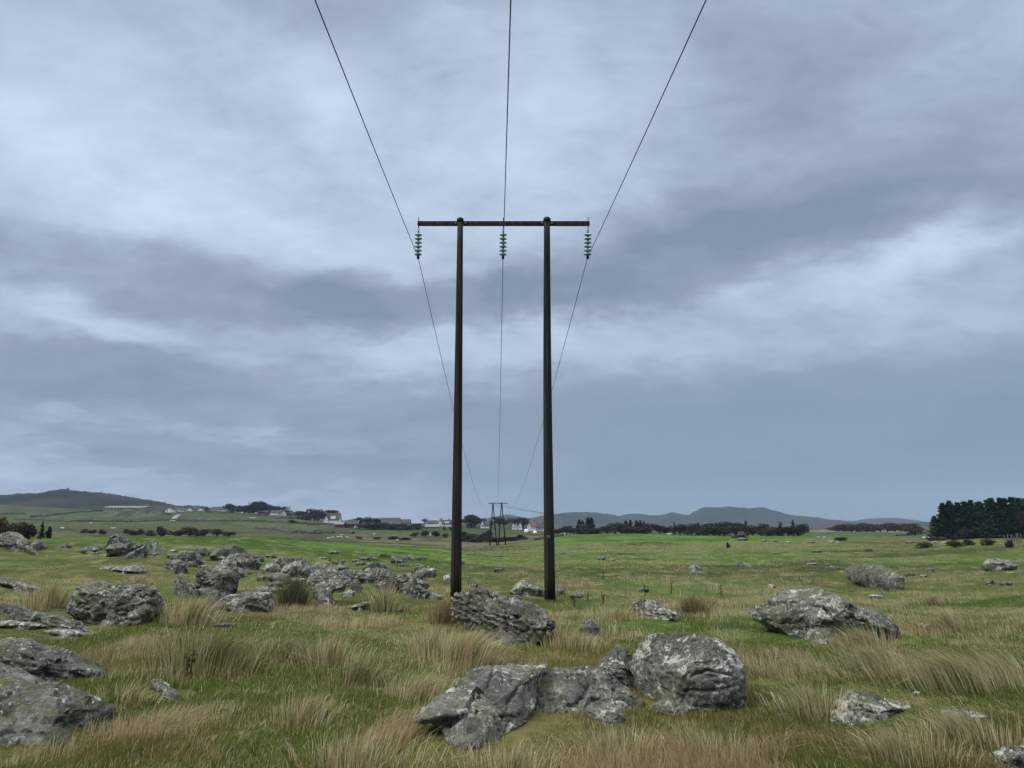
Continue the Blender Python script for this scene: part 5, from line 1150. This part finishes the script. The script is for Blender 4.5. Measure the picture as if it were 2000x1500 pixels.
house('white farmhouse with a white gable right of the evergreen farm', 551, 558, 997, 1006, 592, gable=True, win=1)
house('low white link building between the two farmhouse parts', 544, 551, 1000, 1006.5, 591, win=2, chimney=False)
house('dark building with a small white gable right of the evergreen farm', 559, 572, 999, 1006, 600, 'darkwood', win=0, chimney=False)
house('small white gable beyond the dark building on the crest', 571, 576, 1001, 1005, 600, gable=True, win=1, chimney=False)
house('big white house with a steep dark roof behind the flat-crowned tree', 641, 664, 1003, 1018, 470, eave=.55, win=5, dormer=True)
house('white gable end left of the steep dark-roofed house', 634, 642, 1007, 1018, 468, gable=True, win=2, floors=2)
house('low white outbuilding left of the white gable end', 626, 634, 1015, 1018, 470, win=2, chimney=False, nm='shed', cat='shed')
house('red barn with white doors on the slope', 656, 672, 1020, 1032, 420, 'red', 'grey', eave=.35, win=3, chimney=False, nm='barn', cat='barn')
house('grey metal shed adjoining the red barn', 645, 656, 1020, 1028, 430, 'grey', 'grey', eave=.3, win=0, chimney=False, nm='shed', cat='shed')
house('large dark barn with a dark roof right of the red barn', 673, 701, 1017, 1035, 425, 'darkwood', 'slate', eave=.5, win=2, chimney=False, nm='barn', cat='barn')
house('wide dark house with a huge hipped dark roof on the crest', 746, 781, 1012, 1024, 480, 'darkwood', 'slate', eave=.6, win=4, chimney=False)
house('lower dark wing before the huge dark roof', 760, 783, 1018, 1027, 460, 'darkwood', 'slate', eave=.5, win=3, chimney=False)
house('dark green house with a dark roof right of the huge roof', 782, 801, 1015, 1024, 478, 'darkwood', 'slate', gable=False, eave=.55, win=3, chimney=False)
house('low shed with an orange-red roof among brown trees', 788, 801, 1026, 1033, 420, 'chimney', 'redtile', eave=.6, win=1, chimney=False, nm='shed', cat='shed')
house('long white house with a dark roof left of the left wooden pole', 835, 853, 1017, 1024.5, 500, win=5, eave=.5, chimney=False)
house('white house with a tall gable touching the left wooden pole', 855, 864, 1015, 1025, 495, gable=True, win=2, floors=2)
house('white house with dormer and dark roof partly behind the left wooden pole', 863, 884, 1016, 1025, 497, win=5, eave=.5, dormer=True)
house('long grey shed below the white houses left of the wooden pole', 832, 858, 1029, 1036, 410, 'grey', 'grey', eave=.4, win=0, chimney=False, nm='shed', cat='shed')
house('white gabled house right of the round dark tree', 939, 945, 1017, 1026, 470, gable=True, win=1)
house('low white house wing seen between the far pylon and its gable', 944, 955, 1021, 1026, 472, win=3, chimney=False)
house('small white gable, left of two between the pylon and the numbered pole', 1000, 1005, 1021, 1028, 462, gable=True, win=1, chimney=False)
house('small white gable, right of two between the pylon and the numbered pole', 1006, 1010, 1021, 1028, 462, gable=True, win=1, chimney=False)
house('white house with a pointed gable right of the two small gables', 1012, 1019, 1021, 1029, 460, gable=True, win=1)
house('white farmhouse with a red tiled roof beside the numbered pole', 1037, 1046, 1020, 1030, 450, roof='redtile', eave=.5, win=2)
house('white front gable of the red-roofed farmhouse', 1029.5, 1037, 1020, 1030, 449, gable=True, win=2, floors=2, chimney=False)
house('white house with a long dark roof partly behind the numbered pole', 1046, 1066, 1022, 1031, 455, eave=.55, win=4)
house('tiny white house at the far end of the fields, left of two', 1574, 1577.5, 1037, 1040, 700, win=1, chimney=False)
house('tiny white house at the far end of the fields, right of two', 1578.5, 1582, 1037, 1040, 700, win=1, chimney=False)
house('tiny white hut between the tree belt and the dark grove', 1303, 1308, 1034, 1039, 320, win=1, chimney=False, nm='hut', cat='hut')
house('small pale house left of the first spruces in the belt', 1099, 1104, 1033, 1039, 330, 'whiteplastic', 'slate', gable=True, win=1, chimney=False)
# stone hut on the hill top
p = at(132, 958, 1250); cairn = MB().box(-2.4, 2.4, -2, 2, -6, 2.2).box(-1.4, 1.4, -1.2, 1.2, 2.2, 4.0).build('cairn', M['chimney']); cairn.location = (p[0], 1250, p[2]); tag(cairn, 'tiny stone cairn on the top of the wooded hill', 'cairn')
# wrapped bales and white roofs
def bale(label, u, v, w_, h_, D):
    x = at(u, v, D)[0]; g = gz1(x, D); W = w_ / FPX * D / 2; Hh = h_ / FPX * D; mb = MB(); n = 16
    prof = [(math.cos(t), math.sin(t)) for t in np.linspace(0, math.pi, n)]
    V = [(W * .98 * c * s, y, Hh * max(s_, 0) ** .7 * s) for y, s in ((-2, .6), (-1.6, .95), (0, 1), (1.6, .95), (2, .6)) for c, s_ in prof]
    F = [(i * n + j, (i + 1) * n + j, (i + 1) * n + j + 1, i * n + j + 1) for i in range(4) for j in range(n - 1)] + [tuple(range(n)), tuple(4 * n + j for j in range(n))[::-1]]
    o = mk('bale_heap', V, F, M['whiteplastic'], smooth=True); o.location = (x, D, g - .1); tag(o, label, 'bales', 'heaps covered with white plastic')
bale('white plastic-covered heap left of two below the red-roofed farm', 1028, 1038, 9, 6, 400); bale('white plastic-covered heap right of two below the red-roofed farm', 1045, 1040, 9, 5, 385)
bale('white plastic-covered heap on the heath left of the left wooden pole', 837, 1038, 10, 4, 330)
bale('white wrapped heap at the foot of the plantation', 1827, 1046, 10, 4, 230); bale('small white wrapped heap left of the plantation foot', 1808, 1046, 4, 3, 240); bale('white round tank at the end of the long grey shed', 288.5, 996, 4, 5, 680)
# caravan by the dark barn
def caravan(label, u0, u1, vt, vb, D):
    x0 = at(u0, vb, D)[0]; x1 = at(u1, vb, D)[0]; g = gz1((x0 + x1) / 2, D); w2 = (x1 - x0) / 2; H = (vb - vt) / FPX * D; e = empty('caravan', ((x0 + x1) / 2, D, g))
    V = []; n = 0; prof = [(-w2, .5), (-w2 * .96, H * .8), (-w2 * .8, H), (w2 * .8, H), (w2 * .96, H * .75), (w2, .5)]
    for y in (-1.1, 1.1): V += [(a, y, b) for a, b in prof]
    F = [(i, i + 1, i + 7, i + 6) for i in range(5)] + [(5, 0, 6, 11), tuple(range(6))[::-1], tuple(range(6, 12))]
    mk('body', V, F, M['whiteplastic'], e)
    MB().box(-w2 * .6, w2 * .1, -1.14, -1.103, H * .55, H * .8).build('window', M['pane'], e)
    for s in (-.4, .4): MB().tube([(w2 * s, -1.15, .35), (w2 * s, -.9, .35)], .35, 14).build('wheel', M['iron'], e)
    tag(e, label, 'caravan')
caravan('white caravan parked before the large dark barn', 692, 706, 1031, 1037, 400)

# ------------------------------------------------------------------ road, walls, fence, sheep
pts = [(336, 1019), (340, 1013), (343, 1010), (348, 1006)]
V = []; F = []
rp = []
for k, (u, v) in enumerate(pts):
    D = hit(u, v, 700, 300) or 450; rp.append((at(u, v, D)[0], D))
rp = sorted(rp, key=lambda q: q[1]); n = 14
for k in range(n):
    t = k / (n - 1) * (len(rp) - 1); i = min(int(t), len(rp) - 2); f = t - i; x = rp[i][0] * (1 - f) + rp[i + 1][0] * f; y = rp[i][1] * (1 - f) + rp[i + 1][1] * f
    for s in (-1.7, 1.7): V.append((x + s, y, float(gz(np.array([x + s]), np.array([y]))[0]) + .35))
F = [(2 * k, 2 * k + 1, 2 * k + 3, 2 * k + 2) for k in range(n - 1)]
tag(mk('road', V, F, M['road']), kind='structure')
def wall(label, uv, h, wd, step=1.5, dmin=120):
    P = []
    for u, v in uv:
        D = hit(u, v, 900, dmin)
        if D: P.append(np.array([at(u, v, D)[0], D]))
    V = []; 
    pts2 = []
    for a, b in zip(P[:-1], P[1:]):
        m = max(1, int(np.linalg.norm(b - a) / step))
        for k in range(m): pts2.append(a + (b - a) * k / m)
    pts2.append(P[-1]); pts2 = np.array(pts2); z = gz(pts2[:, 0], pts2[:, 1]); rs = np.random.RandomState(len(label)); n = len(pts2)
    tdir = np.gradient(pts2, axis=0); tdir /= np.linalg.norm(tdir, axis=1)[:, None] + 1e-9; nr_ = np.stack([-tdir[:, 1], tdir[:, 0]], 1)
    hh = h * rs.uniform(.55, 1.15, n); prof = [(-1, -.4, 0), (-.8, .75, 1), (-.3, 1, 1), (.3, 1, 1), (.8, .75, 1), (1, -.4, 0)]
    for i in range(n):
        for a, b, _ in prof:
            q = pts2[i] + nr_[i] * wd * .5 * a * rs.uniform(.8, 1.2); V.append((q[0], q[1], z[i] + hh[i] * b * (rs.uniform(.85, 1.1) if b > 0 else 1)))
    m = len(prof); F = [(i * m + j, (i + 1) * m + j, (i + 1) * m + j + 1, i * m + j + 1) for i in range(n - 1) for j in range(m - 1)]
    o = mk('stone_wall', V, F, M['stone']); tag(o, label, 'wall', 'dry stone walls between the fields')
wall('long stone wall crossing the lower hillside field', [(30, 1016), (90, 1018), (150, 1019.5), (215, 1019), (300, 1018.5), (350, 1017), (430, 1019), (520, 1020), (570, 1022), (625, 1025)], 1.3, 1.2)
wall('stone wall from the green hillock to the long grey shed', [(60, 1011), (110, 1006), (140, 1002), (180, 999), (215, 998.5)], 1.5, 1.4)
wall('stone wall below the hill hamlet running to the evergreen farm', [(345, 1001.5), (400, 1001), (450, 1002), (500, 1007), (525, 1009), (540, 1013), (600, 1015), (625, 1017)], 1.2, 1.0)
wall('stone wall at the foot of the sloping fields', [(500, 1033), (540, 1036), (570, 1041), (610, 1043), (650, 1041), (690, 1043)], 1.1, 1.1)
wall('low stone wall on the slope left of the red barn', [(600, 1026), (640, 1024), (660, 1026)], 1.1, 1.0)
wall('low stone wall at the foot of the green hillock by the scrub thicket', [(0, 1004), (20, 1004.5), (50, 1005)], 1.2, 1.0, dmin=300)
wall('stone wall edge beyond the green mound beside the numbered pole', [(1045, 1056), (1060, 1053), (1080, 1050), (1100, 1047)], .8, .9)
wall('stone wall at the far right pasture before the brown tree', [(1752, 1047), (1770, 1046), (1800, 1044)], .8, .9)
# fence at the right edge
fe = empty('wire_fence', (at(1985, 1060, 92)[0], 92, gz1(at(1985, 1060, 92)[0], 92))); tag(fe, 'row of leaning fence posts with wires at the right edge', 'fence')
fx = []
rs = random.Random(5)
for k, u in enumerate((1962, 1968, 1975, 1981, 1986, 1991, 1996, 2003, 2011, 2020)):
    D = 86 + k * .9; x = at(u, 1060, D)[0]; g = gz1(x, D); l = np.array([x, D, g]) - np.array(fe.location); fx.append(l)
    hgt = rs.uniform(.95, 1.25); MB().tube([tuple(l - np.array([0, 0, .3])), (l[0] + rs.uniform(-.12, .12), l[1], l[2] + hgt)], .055, 7).build('post', M['post'], fe)
for h in (.35, .75): MB().tube([(p[0], p[1], p[2] + h) for p in fx], .012, 5).build('wire', M['iron'], fe)
# sheep
def sheep_meshes():
    mb = MB()
    prof = [(0, -.62, .62), (.16, -.55, .64), (.26, -.35, .62), (.29, 0, .60), (.27, .3, .62), (.17, .46, .66), (.10, .56, .76), (.09, .66, .82), (.06, .76, .78), (0, .82, .74)]
    n = 12; V = []
    for r, x, z in prof:
        for j in range(n): V.append((x, r * math.cos(2 * math.pi * j / n), z + r * .95 * math.sin(2 * math.pi * j / n)))
    F = [(i * n + j, i * n + (j + 1) % n, (i + 1) * n + (j + 1) % n, (i + 1) * n + j) for i in range(len(prof) - 1) for j in range(n)]
    mb.add(V, F)
    for sx, sy in ((-.4, -.13), (-.4, .13), (.3, -.13), (.3, .13)): mb.tube([(sx, sy, .45), (sx + (.03 if sx > 0 else -.04), sy, .22), (sx, sy, 0)], [.07, .04, .035], 7)
    for s in (-1, 1): mb.tube([(.64, s * .06, .88), (.62, s * .17, .86)], [.03, .012], 5)
    return mb.build('sheep', M['wool'], None, True)
s0 = sheep_meshes(); first = True
SH = [(641, 1054, 'grazing white sheep, leftmost of the row on the heath'), (643.5, 1053.6, 'white sheep close behind the leftmost one on the heath'), (650, 1052, 'white sheep third in the row on the heath'), (660, 1051.5, 'white sheep fourth in the row, just left of the heath tuft'), (667, 1047, 'white sheep standing above the others on the heath'), (666, 1051.5, 'white sheep fifth in the row on the heath'),
      (678.5, 1052, 'white sheep at the right end of the heath row'), (559, 1038.5, 'white sheep lying alone by the stone wall foot'), (489.5, 1014, 'white sheep in the field below the evergreen farm'), (496, 1014, 'cream sheep in the field below the evergreen farm'),
      (120.5, 1033.5, 'white sheep beyond the left crest, left of a pair'), (123.5, 1034, 'white sheep beyond the left crest, right of a pair'), (177, 1024, 'white sheep high in the field beyond the left crest'), (219, 1034.5, 'white sheep left of the crest peak'), (222.5, 1034.5, 'white sheep nearest the crest peak'),
      (1599, 1052.5, 'white sheep right of the lone tree group'), (1610, 1053.2, 'white sheep second right of the lone tree group'), (731, 1045.5, 'small white sheep before the green trees by the barns'), (776, 1058, 'pale sheep lying on the heath before the barns')]
rs = random.Random(2)
for k, (u, v, lb) in enumerate(SH):
    D = hit(u, v, 700, 110) or 250; x = at(u, v, D)[0]; o = s0 if k == 0 else s0.copy()
    if k: col.objects.link(o)
    o.location = (x, D, gz1(x, D)); o.rotation_euler.z = rs.uniform(-.6, .6) + (math.pi if k % 2 else 0); o.scale = (min(1.1, max(.6, 6 / FPX * D / 1.4)),) * 3; tag(o, lb, 'sheep', 'sheep grazing in the fields')
# ------------------------------------------------------------------ haze
hm = bpy.data.materials.new('haze_air'); hm.use_nodes = True; hm.node_tree.nodes.clear()
pv = hm.node_tree.nodes.new('ShaderNodeVolumePrincipled'); ho = hm.node_tree.nodes.new('ShaderNodeOutputMaterial'); hm.node_tree.links.new(pv.outputs[0], ho.inputs['Volume'])
pv.inputs['Color'].default_value = (.60, .78, 1.0, 1); pv.inputs['Density'].default_value = .00011; pv.inputs['Anisotropy'].default_value = 0.0
zs = [v[2] for v in (V_ for V_ in [(0, 0, float(gzz.min()))])]
hz = MB().box(-4450, 4450, -4450, 4450, float(gzz.min()) - 30, 190).build('haze', hm); tag(hz, kind='stuff')
